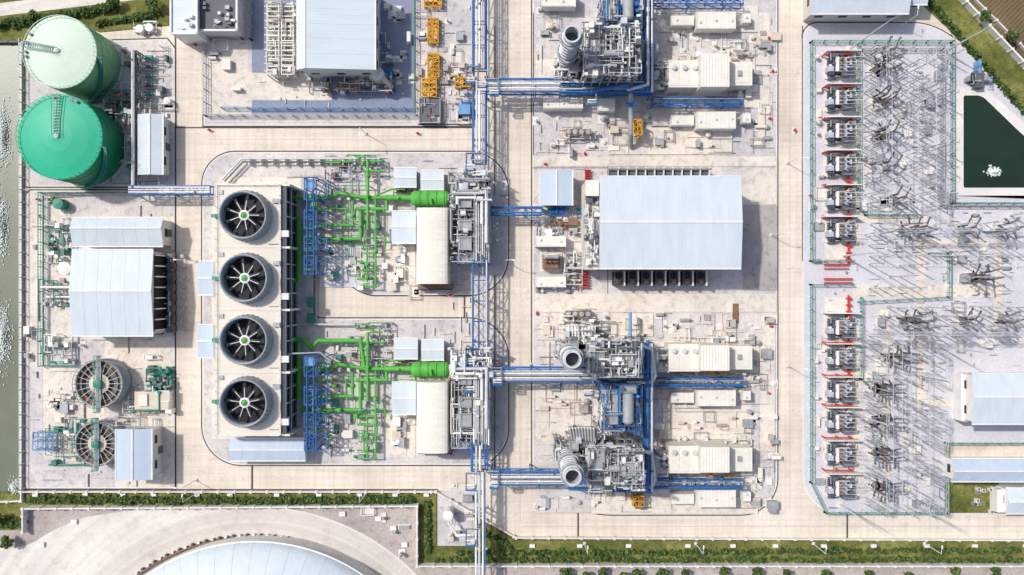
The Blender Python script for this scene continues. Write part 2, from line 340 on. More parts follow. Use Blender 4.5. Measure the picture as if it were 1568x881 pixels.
# ------------------------------------------------------------ buildings
def building(name,a,bb,c,d,h,axis='x',roof='roofx',wall='wall',rise=1.3,vents=0,win=True,over=.5,ridge=.5):
    b=B(name); p=W(a,bb,h);q=W(c,d,h); x0,x1=sorted((p.x,q.x)); y0,y1=sorted((p.y,q.y))
    b.wbox(x0+over,y0+over,0,x1-over,y1-over,h-.15,wall)
    if axis=='x':
        ym=y0+(y1-y0)*ridge
        vs=[(x0,y0,h),(x1,y0,h),(x1,ym,h+rise),(x0,ym,h+rise),(x1,y1,h),(x0,y1,h)]
        b.add(vs,[(0,1,2,3),(3,2,4,5)],roof); b.add(vs,[(0,3,5),(1,4,2),(0,5,4,1)],wall)
        b.beam((x0,ym,h+rise),(x1,ym,h+rise),.3,'white'); b.beam((x0,y0,h),(x1,y0,h),.25,'white'); b.beam((x0,y1,h),(x1,y1,h),.25,'white')
        n=int((x1-x0)/3)
        for i in range(1,n):
            x=x0+(x1-x0)*i/n
            b.beam((x,y0,h+.01),(x,ym,h+rise+.01),.045,roof); b.beam((x,ym,h+rise+.01),(x,y1,h+.01),.045,roof)
    else:
        xm=x0+(x1-x0)*ridge
        vs=[(x0,y0,h),(x0,y1,h),(xm,y1,h+rise),(xm,y0,h+rise),(x1,y1,h),(x1,y0,h)]
        b.add(vs,[(3,2,1,0),(5,4,2,3)],roof); b.add(vs,[(0,5,3),(1,2,4),(0,1,4,5)],wall)
        b.beam((xm,y0,h+rise),(xm,y1,h+rise),.3,'white'); b.beam((x0,y0,h),(x0,y1,h),.25,'white'); b.beam((x1,y0,h),(x1,y1,h),.25,'white')
        n=int((y1-y0)/3)
        for i in range(1,n):
            y=y0+(y1-y0)*i/n
            b.beam((x0,y,h+.01),(xm,y,h+rise+.01),.045,roof); b.beam((xm,y,h+rise+.01),(x1,y,h+.01),.045,roof)
    if win:
        n=max(1,int((x1-x0)/5))
        for i in range(n):
            x=x0+(x1-x0)*(i+.5)/n
            for y in(y0+over-.06,y1-over): b.wbox(x-1,y,h*.45,x+1,y+.06,h*.45+1.3,'window')
        n=max(1,int((y1-y0)/5))
        for i in range(n):
            y=y0+(y1-y0)*(i+.5)/n
            for x in(x0+over-.06,x1-over): b.wbox(x,y-1,h*.45,x+.06,y+1,h*.45+1.3,'window')
        b.wbox(x1-over,(y0+y1)/2-.9,0,x1-over+.07,(y0+y1)/2+.9,2.6,'steeldk')
    return b
building('turbine_hall',918,270,1135,412,13,'x','roofx').done()
b=B('turbine_hall_annex'); b.box(893,282,917,413,0,7,'cream'); b.box(897,276,917,300,7.02,10,'cream'); 
p=W(893,282,7);q=W(917,413,7); b.rail(p.x,q.y,q.x,p.y,7,'steel'); b.clutter(896,305,916,405,7.2,9,30,['cream','white','steel','alum','walldk'],.12,.3,0,4,14); b.done()
building('workshop_building',455,-30,575,107,11,'y','roofy',ridge=.12,rise=1.5).done()
building('pump_house',111,333,250,378,6,'x','roofx',ridge=.62).done()
b=building('water_treatment_building',110,382,235,515,9,'x','roofx',ridge=.52)
p=W(235,382,9);q=W(235,515,9)
b.wbox(p.x-.45,q.y+1,.5,p.x-.32,p.y-1,8,'black')
for i in range(8):
    y=q.y+(p.y-q.y)*(i+.5)/8; b.wbox(p.x-.3,y-.15,1,p.x+.1,y+.15,8,'white'); b.wbox(p.x+.4,y-.8,0,p.x+1.8,y+.8,2.6,'steeldk'); b.cyl(CX+(p.x+3)/S,CY-y/S,.5,0,1.8,'steel',10)
b.beam((p.x+2.3,q.y,3),(p.x+2.3,p.y,3),.22,'brown'); b.clutter(240,386,262,512,.6,2.6,22,['steel','steeldk','white','brown'],.08,.18,.5,6,14); b.done()
building('control_shed',177,657,233,735,7,'y','roofbx',ridge=.5,rise=.8).done()
building('equipment_shed',212,175,250,268,5,'y','roofy',rise=.7).done()
building('storage_shed',352,671,468,706,4.5,'x','roofbx',rise=.7).done()
building('pump_shed',827,261,877,315,5,'y','roofbx',rise=.6).done()
building('warehouse',1242,-30,1392,22,7,'x','roofx').done()
building('office_block',1392,-30,1420,8,5,'x','roofx').done()
building('relay_building',1488,572,1620,650,8,'x','roofx','white',ridge=.55).done()
building('guard_building',1457,702,1640,738,5,'x','roofbx','white').done()
b=building('gate_house',1540,747,1600,787,5,'x','roofx','white'); b.box(1527,750,1545,785,0,3.4,'white'); b.done()
b=B('relay_building_annex'); b.box(1472,575,1487,645,0,4,'white'); b.clutter(1470,574,1486,650,1,4.5,16,['steel','white'],.15,.3,.4,4,8); b.done()
b=B('admin_building'); b.box(262,-30,302,52,0,8,'white','roofy'); p=W(262,-30,8);q=W(302,52,8)
for a,c2 in(((p.x,p.y),(q.x,p.y)),((q.x,p.y),(q.x,q.y)),((q.x,q.y),(p.x,q.y)),((p.x,q.y),(p.x,p.y))): b.beam((*a,8.2),(*c2,8.2),.4,'white')
for k in range(3): x=R.uniform(266,294);y=R.uniform(4,44); b.box(x,y,x+R.uniform(3,6),y+R.uniform(3,5),8,8.9,R.choice(['white','steel','cream']))
b.done()
b=B('laboratory_building'); b.box(303,-30,363,47,0,6.5,'wall','walldk'); p=W(303,-30,6.5);q=W(363,47,6.5)
for a,c2 in(((q.x,p.y),(q.x,q.y)),((q.x,q.y),(p.x,q.y)),((p.x,q.y),(p.x,p.y))): b.beam((*a,6.7),(*c2,6.7),.45,'white')
for k in range(9): x=R.uniform(307,355);y=R.uniform(2,40); b.box(x,y,x+R.uniform(3,8),y+R.uniform(3,6),6.5,7.5,R.choice(['white','steel','steeldk']))
b.done()
for (a,bb,c,d) in[(603,257,638,287),(644,261,680,291),(603,518,640,550),(645,520,680,552)]:
    b=building('cabinet_shelter',a,bb,c,d,3.6,'x','roofx',rise=.25,win=False,over=.4)
    p=W(a,bb,3.6);q=W(c,d,3.6)
    for k in range(4): x=p.x+(q.x-p.x)*(k+.5)/4; b.wbox(x-.5,q.y-.5,0,x+.5,q.y+.2,1.8,'steel')
    b.clutter(a,d,c,d+7,.5,2,10,['steel','white','brown'],.1,.2,.5,4,3); b.done()
for dy in(0,262):
    b=building('condenser_shelter',600,323+dy,637,373+dy,5,'x','roofx',rise=.4,win=False); 
    p=W(600,323+dy,5);q=W(637,373+dy,5); b.rail(p.x-.3,q.y-.3,q.x,p.y+.3,2,'green'); b.done()
    b=B('steam_turbine_enclosure'); z=9; y0,y1=(318,435) if dy==0 else (586,695)
    p=W(637,y0,z);q=W(686,y1,z); x0,x1=p.x,q.x; n=10; vs=[]
    for yy in(q.y,p.y):
        for i in range(n+1):
            a=math.pi*i/n; vs.append(((x0+x1)/2-math.cos(a)*(x1-x0)/2,yy,z-1.2+1.2*math.sin(a)**.7))
    b.add(vs,[(i,i+1,i+n+2,i+n+1) for i in range(n)],'roofcream'); b.add(vs,[tuple(range(n,-1,-1)),tuple(range(n+1,2*n+2))],'cream')
    b.wbox(x0+.01,q.y+.01,0,x1-.01,p.y-.01,z-1.21,'cream')
    for i in range(1,12):
        y=q.y+(p.y-q.y)*i/12
        for j in range(n):
            v=vs[j];w=vs[j+1]; b.beam((v[0],y,v[2]),(w[0],y,w[2]),.1,'cream')
    b.wbox(x0-.3,q.y-1.2,0,x1+.5,q.y-.05,2.5,'brown'); b.beam((x0-.3,q.y-1.3,2.5),(x1+.5,q.y-1.3,2.5),.2,'black'); b.done()
# ------------------------------------------------------------ tanks
def tank(name,px,py,rp,h,lid,wallm,wa,stair):
    k=(1-h/H); c=W(px,py,h); r=rp*S*k; b=B(name); C=(c.x,c.y)
    b.lathe(C,[(r+.5,0),(r+.5,.3),(r,.3)],'kerb',64); b.lathe(C,[(r,.3),(r,h)],wallm,64,True)
    for z in(h*.25,h*.5,h*.75): b.lathe(C,[(r+.02,z),(r+.12,z+.05),(r+.02,z+.15)],wallm,64)
    b.lathe(C,[(r+.05,h-.1),(r+.12,h),(r,h+.05),(r*.7,h+.55),(r*.35,h+1.0),(.01,h+1.3)],lid,64)
    for i in range(32):
        a=2*math.pi*i/32; b.beam((c.x+math.cos(a)*1,c.y+math.sin(a)*1,h+1.2),(c.x+math.cos(a)*r,c.y+math.sin(a)*r,h+.03),.07,lid)
    for i in range(48):
        a0=2*math.pi*i/48;a1=2*math.pi*(i+1)/48
        P=lambda a,z:(c.x+math.cos(a)*(r-.1),c.y+math.sin(a)*(r-.1),z)
        b.beam(P(a0,h+1.1),P(a1,h+1.1),.1,lid); b.beam(P(a0,h),P(a0,h+1.1),.08,lid)
    d=Vector((math.cos(wa),math.sin(wa),0)); n=Vector((-d.y,d.x,0)); cc=Vector((c.x,c.y,h+1.45)); e=Vector((c.x,c.y,h+.9))+d*r
    for s_ in(-.6,.6): b.beam(cc+n*s_,e+n*s_,.12,'teal'); b.beam(cc+n*s_+Vector((0,0,1)),e+n*s_+Vector((0,0,1)),.1,'teal')
    for i in range(14): q=cc.lerp(e,i/14); b.beam(q-n*.6,q+n*.6,.14,'steel')
    for k2 in range(5):
        a=wa+R.uniform(-.5,.5); q=(c.x+math.cos(a)*r*.93,c.y+math.sin(a)*r*.93); b.lathe(q,[(.35,h),(.35,h+.9),(.05,h+1)],'steel',10)
    b.lathe(C,[(.5,h+1.2),(.5,h+1.7),(.1,h+1.9)],'white',12)
    for i in range(40):
        a=stair+i*.035; z=.3+(h-.3)*i/40
        p=Vector((c.x+math.cos(a)*r,c.y+math.sin(a)*r,z)); o=Vector((math.cos(a),math.sin(a),0)); b.beam(p,p+o*1.1,.32,'teal'); 
        a2=a+.035; p2=Vector((c.x+math.cos(a2)*(r+1.1),c.y+math.sin(a2)*(r+1.1),z+1.2+(h-.3)/40)); b.beam(p+o*1.1+Vector((0,0,1.2)),p2,.1,'teal')
    b.done()
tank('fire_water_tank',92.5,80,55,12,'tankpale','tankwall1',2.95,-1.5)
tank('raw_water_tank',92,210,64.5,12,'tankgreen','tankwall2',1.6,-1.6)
# ------------------------------------------------------------ cooling tower
b=B('cooling_tower'); z=11
p=W(330,283,z);q=W(430,667,z)
b.wbox(p.x,q.y,0,q.x,p.y,z,'cream','deck')
b.rail(p.x+.1,q.y+.1,q.x-.1,p.y-.1,z,'white')
for i in range(5):
    y=q.y+(p.y-q.y)*i/4; b.wbox(p.x-.2,y-.25,0,q.x+2.0,y+.25,z*.97,'cream'); b.wbox(p.x,y-.12,z,q.x,y+.12,z+.15,'kerb')
for i in range(4):
    ya=q.y+(p.y-q.y)*i/4+.4; yb=q.y+(p.y-q.y)*(i+1)/4-.4
    b.wbox(q.x+.02,ya,.3,q.x+.3,yb,z-.4,'black')
    for j in range(7): zz=1+j*1.35; b.add([(q.x+.3,ya,zz+.5),(q.x+1.0,ya,zz),(q.x+1.0,yb,zz),(q.x+.3,yb,zz+.5)],[(0,1,2,3)],'black' if j%2 else 'steeldk')
    for t in(.25,.5,.75): yy=ya+(yb-ya)*t; b.beam((q.x+1.1,yy,0),(q.x+1.1,yy,z-.5),.22,'white')
    b.wbox(q.x+.3,ya,z-.5,q.x+1.2,yb,z-.3,'walldk'); yy=ya+2; b.wbox(q.x+.2,yy,z-.3,q.x+1.9,yy+1.5,z+.4,'white')
for k,(fx,fy) in enumerate([(371,329),(372,426),(372,522),(372,618)]):
    c=W(fx,fy,14.5);C=(c.x,c.y)
    b.lathe(C,[(5.9,z),(5.45,z+1.2),(5.3,z+2.2),(5.45,z+3.5),(5.15,z+3.5),(4.95,z+2.2),(5.0,z+.1)],'stack',48,True)
    b.lathe(C,[(5.0,z+.03),(.01,z+.04)],'black',32)
    for i in range(32):
        a=2*math.pi*i/32; b.beam((c.x+5.95*math.cos(a),c.y+5.95*math.sin(a),z),(c.x+5.5*math.cos(a),c.y+5.5*math.sin(a),z+3.5),.1,'steel')
    for i in range(9):
        a=2*math.pi*i/9+k*.3; d=Vector((math.cos(a),math.sin(a),0));n=Vector((-d.y,d.x,0)); o=Vector((c.x,c.y,z+2.1))
        vs=[o+d*.8-n*.3+Vector((0,0,.1)),o+d*4.75-n*.3,o+d*4.75+n*.35,o+d*.8+n*.55-Vector((0,0,.15))]; b.add(vs,[(0,1,2,3)],'black')
        b.beam(o+d*.5+Vector((0,0,.12)),o+d*3.4+Vector((0,0,.08)),.15,'alum')
    b.lathe(C,[(1.2,z+1.9),(1.2,z+2.35),(.75,z+2.5)],'white',20); b.lathe(C,[(.65,z+2.42),(.01,z+2.8)],'green',16)
    b.wbox(c.x-8,c.y-.4,z,c.x-6,c.y+.4,z+1,'teal'); b.wbox(c.x+6,c.y+3,z,c.x+7.4,c.y+4,z+.8,'steel')
    b.wbox(c.x-6.8,c.y+5,z,c.x-5.6,c.y+6,z+.3,'steel')
    b.wpipe([(c.x+5,c.y-6.5,z+.25),(q.x-.5,c.y-6.5,z+.25)],.1,'steel')
b.done()
for a in((303,400,327,452),(303,497,327,548)):
    building('pump_canopy',*a,6,'x','roofbx',rise=.2,win=False,over=.3).done()
b=B('riser_pipe')
for yy in(303,335,430,522,570,590): b.pipe([(438,yy,3),(458,yy,3)],.5,'green')
b.pipe([(457,335,3),(457,430,3)],.62,'green'); b.pipe([(457,525,3),(457,612,3)],.62,'green')
b.pipe([(446,290,8),(446,660,8)],.2,'steel',6); b.pipe([(450,290,1),(450,660,1)],.3,'steeldk',6); b.done()
for dy in(0,270):
    b=B('blue_pipe_support_frame'); m='blue'
    for (y0,y1) in((272,306),(322,350),(362,384),(392,420)):
        b.frame(466,y0+dy,484,y1+dy,8,1,2,m,1,.22); b.frame(484.5,y0+4+dy,500,y1-2+dy,6.5,1,1,m,1,.2)
    b.pipe([(470,272+dy,8.3),(470,420+dy,8.3)],.15,m,6); b.pipe([(480,272+dy,8.3),(480,420+dy,8.3)],.15,m,6)
    b.platform(468,276+dy,482,290+dy,8.3,'bluelt',m,False); b.pipe([(440,272+dy,9),(490,270+dy,9),(505,282+dy,9)],.22,'steel'); b.clutter(466,280+dy,500,415+dy,3,8,14,[m,m,'bluelt','green'],.1,.18,.3,8,2); b.done()
for u,dy in enumerate((0,262)):
    b=B('cooling_water_pipework'); g='green'
    def P(pts,r): b.pipe([(x,y+dy,z) for x,y,z in pts],r*.74,g)
    P([(441,303,3),(505,303,3),(520,296,3),(560,303,3),(632,303,3)],.62); P([(590,303,3.2),(632,303,3.4)],.95)
    P([(563,247,3.5),(563,352,3.5)],.5); P([(567,247,3.5),(585,247,3.5)],.35); P([(555,262,3.2),(590,262,3.2)],.3)
    P([(540,308,3),(540,345,3),(503,345,3),(470,350,3)],.5); P([(552,318,2.6),(552,366,2.6),(460,366,2.6)],.62)
    P([(592,303,3),(592,320,3),(545,320,3)],.55); P([(575,320,3),(575,440,3)],.35); P([(560,365,2.5),(590,365,2.5),(590,378,2)],.3)
    for k,yy in enumerate((376,388,402,414,428,440)):
        P([(546+R.uniform(-3,6),yy,2.4),(577,yy,2.4)],.25); 
    P([(562,372,2.2),(562,440,2.2)],.3); P([(575,320,3),(575,300,3),(600,290,3),(620,290,3)],.3)
    P([(470,320,2),(530,320,2),(530,350,2)],.3); P([(508,290,2),(508,303,2)],.3)
    if u==0: P([(457,335,3),(441,335,3)],.6)
    else: P([(441,258,3),(463,258,3),(476,270,3),(488,260,3),(552,260,3),(558,300,3)],.7)
    for x,yy in((563,270),(563,300),(540,330),(552,345),(520,366),(490,303),(610,303),(575,350),(575,385),(562,405),(562,425)):
        p=W(x,yy+dy,3.4); b.lathe((p.x,p.y),[(.55,2.3),(.55,3.7),(.2,3.9),(.2,4.4),(.42,4.42),(.02,4.5)],g,10)
    for x in range(450,630,14): p=W(x,303+dy,2); b.wbox(p.x-.3,p.y-.6,0,p.x+.3,p.y+.6,2.4,'kerb')
    b.clutter(505,285+dy,600,372+dy,1,3,24,[g,'steel','white','teal'],.08,.16,.5,7,6); b.clutter(545,374+dy,582,442+dy,1,3,16,[g,'steel','white'],.08,.16,.5,5,5)
    b.clutter(500,250+dy,600,290+dy,.5,2.5,14,['steel','white','brown'],.07,.14,.5,7,8); b.equip(500,376+dy,545,440+dy,10,['white','steel','teal','cream']); b.equip(590,378+dy,632,436+dy,6,['white','steel','cream'])
    b.done()
    b=B('condenser_vessel'); b.hvessel(W(635,304+dy,5),W(684,304+dy,5),1.8,'green')
    for x in(643,655,668,680): a=W(x,304+dy,5); b.tube((a.x-.15,a.y,5),(a.x+.15,a.y,5),1.98,'green',16)
    b.pipe([(640,318+dy,3),(700,318+dy,3)],.4,'cream'); b.pipe([(660,304+dy,7),(660,312+dy,7.5),(660,312+dy,3)],.3,'green'); b.clutter(625,312+dy,700,322+dy,1,5,14,['cream','steel',g],.12,.3,.3,7,3); b.done()
    b=B('lubricating_oil_skid'); b.clutter(505,(248 if u==0 else 512),600,(262 if u==0 else 530),.5,1.5,8,['steel','teal'],.08,.15,.3,9,3); b.box(470,455+u*25,480,470+u*25,0,1.5,'teal'); b.done()
# ------------------------------------------------------------ pipe racks
def rack(name,a,bq,half,z,pipes,steel='blue',brace=True,step=5.0,levels=2,w=.26):
    b=B(name); p=W(*a,z);q=W(*bq,z); d=(q-p);L=d.length;d.normalize(); n=Vector((-d.y,d.x,0)); hw=half*S; n_=max(1,round(L/step))
    for l in range(levels):
        zz=Vector((0,0,-2.2*l))
        for s_ in(-1,1): b.beam(p+n*hw*s_+zz,q+n*hw*s_+zz,w,steel)
        for i in range(n_+1):
            c=p+d*L*i/n_+zz; b.beam(c-n*hw,c+n*hw,w*.9,steel)
            if l==0:
                for s_ in(-1,1):
                    if i%2==0: e=c+n*hw*s_; b.beam(e,(e.x,e.y,0),w,steel); b.wbox(e.x-.4,e.y-.4,0,e.x+.4,e.y+.4,.4,'kerb')
                    if i<n_: e=c+n*hw*s_; e2=p+d*L*(i+1)/n_+n*hw*s_+Vector((0,0,-2.2)); b.beam(e,e2,w*.6,steel)
                if brace and i<n_:
                    e=p+d*L*(i+1)/n_; b.beam(c-n*hw,e+n*hw,w*.55,steel); b.beam(c+n*hw-Vector((0,0,.1)),e-n*hw-Vector((0,0,.1)),w*.55,steel)
    for (t,r,m,lv) in pipes:
        o=n*hw*t+Vector((0,0,(r+.2)-2.2*lv)); b.wpipe([p+o,q+o],r,m)
        for k in range(int(L/9)):
            c=p+d*R.uniform(.5,L-.5)+o; b.tube(c-d*.25,c+d*.25,r*1.35,m if R.random()<.7 else 'steeldk',8)
    return b
WP=lambda k:[(-.75,.14,'alum',0),(-.45,.2,'white',0),(-.1,.14,'steel',0),(.2,.24,'white',0),(.55,.14,'alum',0),(.8,.1,'blue',0),(-.5,.25,'steel',1),(.3,.3,'bluelt',1)]
rack('pipe_rack',(734,-40),(734,106),10,8,[(-.85,.18,'blue',0),(-.4,.2,'alum',0),(.05,.25,'white',0),(.5,.14,'steel',0),(.85,.2,'blue',0),(0,.3,'steel',1)],brace=False).done()
rack('pipe_rack',(734,140),(734,250),10,8,[(-.85,.18,'blue',0),(-.4,.22,'alum',0),(.05,.28,'white',0),(.5,.15,'steel',0),(.9,.22,'blue',0)],brace=False).done()
rack('pipe_rack',(735,398),(735,556),11,8,[(-.9,.18,'blue',0),(-.2,.2,'steel',1),(.35,.14,'alum',1),(.9,.2,'alum',0)]).done()
rack('pipe_rack',(734,682),(734,722),12,8,[(-.85,.22,'blue',0),(-.35,.25,'alum',0),(.1,.28,'white',0),(.7,.2,'blue',0)],brace=False,step=3).done()
rack('pipe_rack',(735,722),(735,960),7,8,[(-.8,.22,'white',0),(-.1,.28,'alum',0),(.65,.22,'white',0)],'bluelt',False).done()
rack('pipe_rack',(745,131),(858,131),10,8,WP(0),brace=False).done()
rack('pipe_rack',(858,134),(998,134),9,8,[(-.8,.25,'blue',0),(-.3,.2,'alum',0),(.3,.22,'blue',0),(.8,.2,'white',0)]).done()
rack('pipe_rack',(752,574),(905,574),10,8,WP(0),brace=False).done()
rack('pipe_rack',(752,732),(872,732),10,8,WP(0),brace=False).done()
rack('pipe_rack',(903,578),(998,578),8,8,[(-.8,.25,'blue',0),(-.1,.25,'steel',0),(.7,.3,'blue',0)]).done()
rack('pipe_rack',(872,742),(998,746),8,8,[(-.8,.25,'blue',0),(-.1,.25,'steel',0),(.7,.3,'blue',0)]).done()
for a,c in((-30,142),(526,752)):
    rack('pipe_rack',(994,a),(994,c),6,10,[(-.5,.4,'blue',0),(.6,.3,'alum',0)]).done()
for y in(3,155,586,742):
    rack('cable_rack',(1000,y),(1138,y),6,5,[(-.6,.22,'blue',0),(.5,.15,'steel',0)],step=4,w=.22).done()
rack('pipe_bridge',(752,323),(830,323),6,6,[(-.5,.2,'blue',0),(.5,.15,'blue',0)],step=4,w=.22).done()
rack('pipe_bridge',(198,291),(322,291),6,6,[(-.6,.2,'white',0),(0,.2,'alum',0),(.6,.18,'white',0)]).done()
rack('pipe_rack',(205,78),(205,284),3,5,[(-.4,.22,'white',0),(.5,.22,'steel',0)],'steeldk').done()
b=B('expansion_loop')
for (x,y,s) in((755,131,1),(740,118,-1),(905,145,1),(760,574,1),(900,590,1),(755,732,1),(722,735,-1),(734,255,1),(722,112,-1),(722,245,-1),(722,545,-1),(722,585,-1),(722,820,-1)):
    for k in range(3):
        o=k*4; b.pipe([(x-12*s,y-10-o*.5,8.5),(x-12*s,y-10,9.3),(x+8*s,y-10,9.3),(x+8*s,y+8+o,9.3),(x-4*s,y+8+o,9.3),(x-4*s,y+14,8.6)],.2,('white','alum','blue')[k])
b.done()
for y0,y1 in((283,402),(553,686)):
    b=B('pipe_manifold'); M=['alum','alum','white','steel','dull','steeldk','steel','cream']
    b.frame(702,y0,750,y1,8,4,9,'steel',2,.2); 
    for k in range(8): x=726+k*3.2; b.pipe([(x,y0+R.uniform(-5,20),9),(x,y1-R.uniform(0,15),9)],R.uniform(.13,.26),R.choice(['alum','white','steel','dull']))
    for (a,c) in((y0+22,y0+35),(y0+55,y0+70),(y0+80,y0+100)): b.platform(703,a,722,c,9.3,'dull','steel')
    b.clutter(692,y0-5,750,y1,3,9.5,150,M,.1,.26,.3,9,50); b.clutter(688,y0-20,752,y0+25,5,11,40,['alum','white','alum','cream','dull'],.18,.4,.3,8,10)
    b.hvessel(W(700,y0+10,6),W(722,y0+10,6),1.0,'alum'); b.cyl(708,y0+2,1.1,0,10,'alum')
    b.pipe([(692,y0+12,10),(745,y0+12,10),(745,y1-30,10)],.42,'alum'); b.pipe([(700,y0+30,10),(700,y0+20,10),(738,y0+20,10),(738,y0+60,10)],.35,'white')
    b.platform(700,y1-10,750,y1+2,7,'steel','blue'); b.done()
# ------------------------------------------------------------ HRSG + stacks
def stack(px,py):
    b=B('exhaust_stack'); h=30; c=W(px,py,h); C=(c.x,c.y)
    b.lathe(C,[(1.9,0),(1.8,h*.5),(1.75,h),(1.5,h),(1.5,h-6)],'dull',28,True); b.lathe(C,[(1.5,h-4),(.01,h-4.1)],'walldk',20)
    b.lathe(C,[(1.8,h-.25),(1.86,h+.02),(1.48,h+.02)],'alum',28)
    for z in range(2,30,2): b.lathe(C,[(1.78,z),(2.0,z+.05),(2.0,z+.2),(1.78,z+.25)],'alum',28)
    for hz in(h-3,h*.55):
        b.lathe(C,[(1.7,hz),(2.5,hz),(2.5,hz+.15),(1.7,hz+.15)],'steel',24)
        for i in range(20):
            a=2*math.pi*i/20;a1=2*math.pi*(i+1)/20; f=lambda a,z:(c.x+2.45*math.cos(a),c.y+2.45*math.sin(a),z)
            b.beam(f(a,hz+1.1),f(a1,hz+1.1),.1,'alum'); b.beam(f(a,hz),f(a,hz+1.1),.08,'alum')
    for z in range(1,28): b.beam((c.x+2.1,c.y-.4,z),(c.x+2.1,c.y+.4,z),.1,'steeldk')
    for s_ in(-.4,.4): b.beam((c.x+2.1,c.y+s_,0),(c.x+2.1,c.y+s_,h-3),.12,'steeldk')
    b.done(); return c
HM=['alum','steel','alum','steeldk','white','dull','cream','steeldk','white','alum']
for i_,(sx_,sy_) in enumerate(((876,52),(877,551),(877,731))):
    c=stack(sx_,sy_)
    b=B('stack_pipework'); px=CX+c.x/S; py=CY-c.y/S
    b.clutter(px-14,py-14,px+24,py+14,3,13,36,HM,.1,.28,.4,5,12); b.platform(px+8,py-12,px+22,py+2,13,'steel','steel'); b.done()
for (a,y0,c,y1) in((898,42,976,116),(905,524,976,572),(905,688,980,742)):
    b=B('heat_recovery_steam_generator'); z=18
    b.box(a,y0+4,c,y1-4,0,z-4,'steel','dull'); ym=(y0+y1)/2
    b.box(a+4,y0+10,a+28,y1-10,z-4,z,'steel','dull'); b.box(a+36,y0+8,c-12,y1-14,z-4,z-1,'steel','steeldk')
    b.frame(a,y0,c,y1,z,6,4,'steel',3,.22); 
    for k in range(6): x=a+6+k*12; b.pipe([(x,y0,z+.5),(x,y1,z+.5)],R.uniform(.15,.28),R.choice(['alum','white','steel']))
    p=W(a+27,ym+3,z+1.8);q=W(c-22,ym+3,z+1.8); b.tube(p,q,.75,'dull',14,sm=True); 
    b.platform(a+2,y0,a+20,y1,z+.8,'dull','steel',False); b.platform(c-30,ym-8,c-8,ym+10,z+1.5,'dull','alum',False); b.platform(a+20,y1-12,c,y1,z-2,'steel','steel',False)
    b.clutter(a-5,y0-3,c+3,y1+3,z-6,z+3,240,HM,.08,.25,.15,6,90); b.clutter(a-6,y0-8,c+6,y1+8,3,12,60,HM,.1,.28,.4,8,26)
    b.box(a-24,ym-12,a+2,ym+12,0,10,'dull','steel')
    for k in range(8): x=a-23+k*3.2; b.box(x,ym-12.5,x+.9,ym+12.5,10,10.5,'alum')
    b.clutter(a-24,ym-12,a+2,ym+12,10,14,20,HM,.1,.25,.1,4,8)
    u=W(c,ym,7);v=W(1006,ym,7); b.tube(u,v,3.2,'dull',16,2.0,True)
    for t in(.2,.5,.8): e=u.lerp(v,t); b.tube(e-Vector((.15,0,0)),e+Vector((.15,0,0)),3.4-1.2*t,'steel',16)
    b.done()
for (y0,y1) in((590,660),(-20,42)):
    b=B('boiler_feed_structure')
    b.frame(925,y0,975,y1,14,4,4,'blue',3,.24); b.hvessel(W(962,y0+14,15),W(962,y1-14,15),1.25,'dull'); b.clutter(922,y0-2,978,y1,5,16,120,['blue','steel','alum','steeldk','bluelt','dull','white'],.1,.28,.3,7,40); b.platform(928,y0+6,946,y1-10,14.5,'steel','blue',False); b.platform(950,y0,974,y0+12,15,'dull','blue',False); b.done()
b=B('air_intake_duct')
for k in range(9):
    x=872+k*4.6; p=W(x,655+abs(k-4)*.3,16);q=W(878+k*4,686,10); b.beam(p,q,.35,'white')
vs=[W(870,656,15.5),W(914,656,15.5),W(914,688,9.5),W(876,688,9.5)]; b.add(vs,[(0,3,2,1)],'steel'); b.box(874,662,912,690,0,9,'steel','dull'); b.clutter(870,655,925,695,8,14,26,HM,.1,.25,.1,5,10); b.done()
b=B('inlet_duct'); b.box(868,500,912,524,0,9,'white','cream')
for k in range(8): b.box(870+k*5.2,500,872+k*5.2,524,9,9.5,'white')
b.clutter(866,498,925,526,6,11,36,HM,.12,.28,.3,6,10); b.done()
for (y0,y1) in((476,486),(198,206)):
    b=B('fin_fan_cooler'); b.box(866,y0,905,y1,1.2,3,'beige','brown'); 
    for k in range(4): b.cyl(871+k*10,(y0+y1)/2,.6,3,3.4,'steel',12)
    b.clutter(860,y0-3,912,y1+6,1,3.5,12,['white','steel','beige'],.1,.2,.5,6,2); b.done()
for c in(113,548,704):
    b=B('gas_turbine_enclosure')
    b.box(1024,c-21,1073,c+21,0,7,'cream'); 
    for k in range(3): b.box(1026+k*16,c-18,1040+k*16,c+18,7,7.12,'cream')
    for k in range(3): b.cyl(1033+k*16,c-10,.6,7.1,7.8,'alum',12)
    b.box(1073,c-(31 if c==113 else 19),1117,c+20,0,10,'cream')
    for k in range(9): x=1076+k*4.5; b.box(x,c-(29 if c==113 else 17),x+1,c+18,10,10.12,'white')
    b.box(1117,c-18,1152,c+18,0,6,'cream'); 
    b.box(1121,c-14,1148,c+14,6,6.12,'cream'); b.box(1130,c-5,1136,c+3,6.12,6.6,'steel')
    b.box(1002,c+6,1023,c+21,0,4,'alum','white'); b.cyl(1006,c,.8,0,6,'alum')
    p=W(1152,c,5); b.wbox(p.x,p.y-1.5,0,p.x+.8,p.y+1.5,3.5,'steel'); 
    b.clutter(1000,c-16,1024,c+22,2,7,30,['alum','steel','white','beige','steeldk'],.1,.28,.4,5,12); b.clutter(1024,c+22,1150,c+27,.5,2.5,14,['beige','steel','white','yellow'],.07,.14,.5,8,10); b.clutter(1030,c-31,1150,c-22,.5,2.5,12,['beige','steel','white'],.07,.14,.5,8,10)
    b.done()
